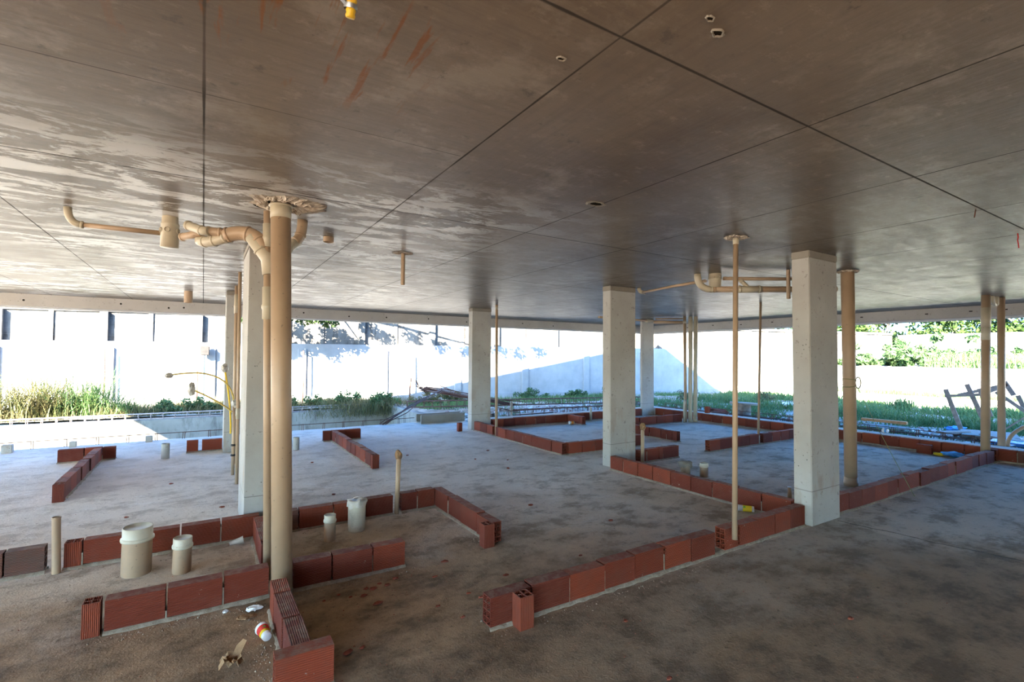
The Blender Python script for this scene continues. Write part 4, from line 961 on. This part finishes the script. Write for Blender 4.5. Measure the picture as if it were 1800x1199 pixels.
# overhanging tree whose leaves hang over the back wall
cs = [(-1.6, -2.4, 3.1), (-.9, -2.6, 3.15), (-.2, -2.7, 3.2), (.35, -2.5, 3.0), (.9, -2.8, 3.1), (1.1, -2.6, 2.9), (.0, -2.3, 3.5), (-1.2, -2.2, 3.6), (1.4, -3.2, 3.7), (2.2, -3.6, 3.9), (-.4, -3.0, 3.9), (.7, -3.2, 4.1), (2.9, -4.3, 3.8), (3.5, -5.0, 3.9), (4.6, -5.4, 4.1), (5.3, -5.7, 4.0), (6.2, -5.9, 4.2)]+[(random.uniform(-1.8, 1.2), random.uniform(-3, -2.3), random.uniform(2.95, 3.4)) for _ in range(10)]
tr = [([(0, 0, 0), (.1, -.2, 2.2), (.2, -.8, 3.6)], [.2, .16, .1]), ([(.2, -.8, 3.6), (-.6, -1.8, 3.9), (-1.4, -2.4, 3.3)], [.08, .04, .015]), ([(.2, -.8, 3.6), (.8, -2.0, 3.9), (1.1, -2.7, 3.0)], [.08, .04, .015]), ([(.2, -.8, 3.6), (2.0, -3.4, 4.2), (4.0, -5.0, 4.2), (6.4, -6.0, 4.3)], [.09, .05, .03, .012])]
shrub((2.6, 20.6, -.1), 'tree behind the back wall with leafy branches hanging over it in the centre left', cs, 5200, .36, .085, 'leaf', 'tree', trunk=tr, cat='tree', group='trees behind the boundary walls')

# ------------------------------------------------------------------ outside: rubbish and wooden frame on the right
t = empty('wooden_frame', (15, 3.9, -.12), 'broken grey wooden frame of slats leaning over the weeds at the right', 'frame')
def plank(p, q, w=.09, h=.03, nm='slat', mat='wood'): MB().beam(Vector(p)-Vector((15, 3.9, -.12)), Vector(q)-Vector((15, 3.9, -.12)), w, h, up=(1, 0, 0)).obj(nm, M[mat], t)
plank((15, 4.50, .88), (15, 4.22, -.08)); plank((15.02, 4.12, 1.02), (15.02, 3.80, .10)); plank((15.1, 3.92, .93), (15.1, 3.74, .30)); plank((15.3, 3.55, 1.10), (15.3, 3.40, .8))
plank((14.95, 4.50, .72), (14.95, 3.86, .80), .06, .03, 'rail'); plank((15.3, 4.35, .74), (15.3, 3.50, 1.04), .07, .03, 'rail'); plank((15.32, 3.70, .86), (15.32, 3.22, .45), .07, .03, 'brace'); plank((15.4, 3.36, .80), (15.4, 3.12, .10), .08, .03, 'slat')
plank((14.9, 3.85, .80), (15.0, 3.50, 1.0), .07, .03, 'brace'); plank((15.2, 3.6, -.02), (15.2, 3.15, .40), .03, .03, 'pole')
def slab(loc, sx, sy_, sz, rz, label, mat, name='board', cat='board', rx=0.):
    o = MB().box((-sx/2, -sy_/2, 0), (sx/2, sy_/2, sz), 0, min(.01, sz*.3)).obj(name, M[mat], None, loc); o.rotation_euler = (rx, 0, rz); return tag(o, label, cat)
slab((14.4, 3.6, -.04), 1.1, .9, .04, .3, 'wide grey board lying under the wooden frame', 'wood')
slab((13.8, 3.25, -.03), .9, .22, .05, .9, 'grey plank lying right of the wide board', 'wood')
slab((13.9, 4.05, -.02), .7, .18, .05, -.4, 'grey plank lying left of the wide board', 'wood')
slab((14.3, 5.50, .02), .12, .95, .07, .02, 'orange-brown plank lying in the weeds beyond the right edge row', 'plank', 'plank', 'plank')
slab((13.9, 5.35, -.05), .7, .9, .03, .2, 'grey-blue sheet lying in front of the orange plank', 'trench', 'sheet', 'sheet')
slab((13.3, 2.9, -.05), .5, .8, .06, .1, 'blue plastic crate lid on the ground at the right picture edge', 'blue', 'crate_lid', 'lid')
o = MB().tube(bend((0, 0, .02), (-.05, .1, .45), (.5, -.5, .62), 12), .03, 12).obj('hose', M['pvc'], None, (11.62, 2.66, .0)); tag(o, 'tan hose curving up at the right picture edge beside the tall pipes', 'hose')
crumple((11.5, 2.58, -.02), .12, 'brown and blue cloth heap at the foot of the curved tan hose', 'paper', 'cloth_heap', (1, 1.2, .5), .6, 'cloth')
t = empty('cable_spool', (13.2, 8.5, -.12), 'old wooden cable spool with a round top outside the right edge row', 'spool')
MB()._lathe([(.001, 0), (.20, 0), (.20, .03), (.17, .04), (.17, .38), (.001, .38)], Vector((0, 0, 0)), Vector((0, 0, 1)), 22, 0, False).obj('core', M['wood'], t)
MB()._lathe([(.001, .38), (.40, .38), (.40, .43), (.001, .43)], Vector((0, 0, 0)), Vector((.05, .0, 1)), 30, 0, False).obj('round_top', M['band'], t)
for i, (x, y, s_, m_, l, nm) in enumerate(((14.9, 7.2, .14, 'white', 'white crumpled sack lying in the weeds right of the thick right pipe', 'sack'), (13.2, 3.0, .16, 'white', 'white sack behind the two tall right pipes', 'sack'), (12.6, 3.45, .12, 'white', 'white round bag on the rubble left of the tall right pipes', 'plastic_bag'), (13.9, 2.75, .18, 'white', 'clear white bag at the right picture edge', 'plastic_bag'), (15.2, 4.4, .15, 'blue', 'dark blue rag under the left leg of the wooden frame', 'rag'), (15.5, 4.55, .08, 'plank', 'pinkish pot behind the left leg of the wooden frame', 'pot'), (12.2, 5.9, .09, 'lyellow', 'yellow scrap on the rubble beyond the right edge row', 'scrap'), (11.9, 5.1, .09, 'blue', 'blue and white scrap on the rubble beyond the right edge row', 'scrap'), (12.2, 4.0, .08, 'white', 'small white scrap on the rubble in front of the board pile', 'scrap'), (17.5, 9.6, .15, 'white', 'bluish white sheet in the weeds left of the nearest right column', 'sheet'), (12.9, 7.7, .12, 'rebar', 'rusty scrap heap beside the cable spool', 'scrap_heap'), (12.6, 9.0, .25, 'chip', 'reddish broken tile heap left of the cable spool', 'tile_heap'))):
    crumple((x, y, -.13), s_, l, m_, nm, (1, 1.3, .45), .6, 'rubbish')
# small rubble stones outside, beyond counting
Vs, Fs, o_ = [], [], 0
for (n, x0, x1, y0, y1) in ((2200, 11.1, 14.8, 1.5, 10), (700, 6, 14, 10, 14), (250, 14, 21, 3, 14)):
    for _ in range(n):
        x, y = random.uniform(x0, x1), random.uniform(y0, y1); s_ = abs(random.gauss(.02, .025))+.012; z = zg(x, y)
        v = [(x+random.uniform(-1, 1)*s_*1.6, y+random.uniform(-1, 1)*s_*1.6, z+random.uniform(-.3, 1)*s_) for _ in range(5)]+[(x, y, z+s_*1.1)]
        Vs += v; Fs += [(o_, o_+1, o_+5), (o_+1, o_+2, o_+5), (o_+2, o_+3, o_+5), (o_+3, o_+4, o_+5), (o_+4, o_, o_+5)]; o_ += 6
o = MB().add(Vs, Fs).obj('rubble', simple('mixed_rubble', (.62, .60, .58), (.22, .12, .10), .9, .1, scale=5, lo=.45, hi=.55)); tag(o, 'scattered small rubble on the ground outside the right slab edge', 'rubble', kind='stuff')
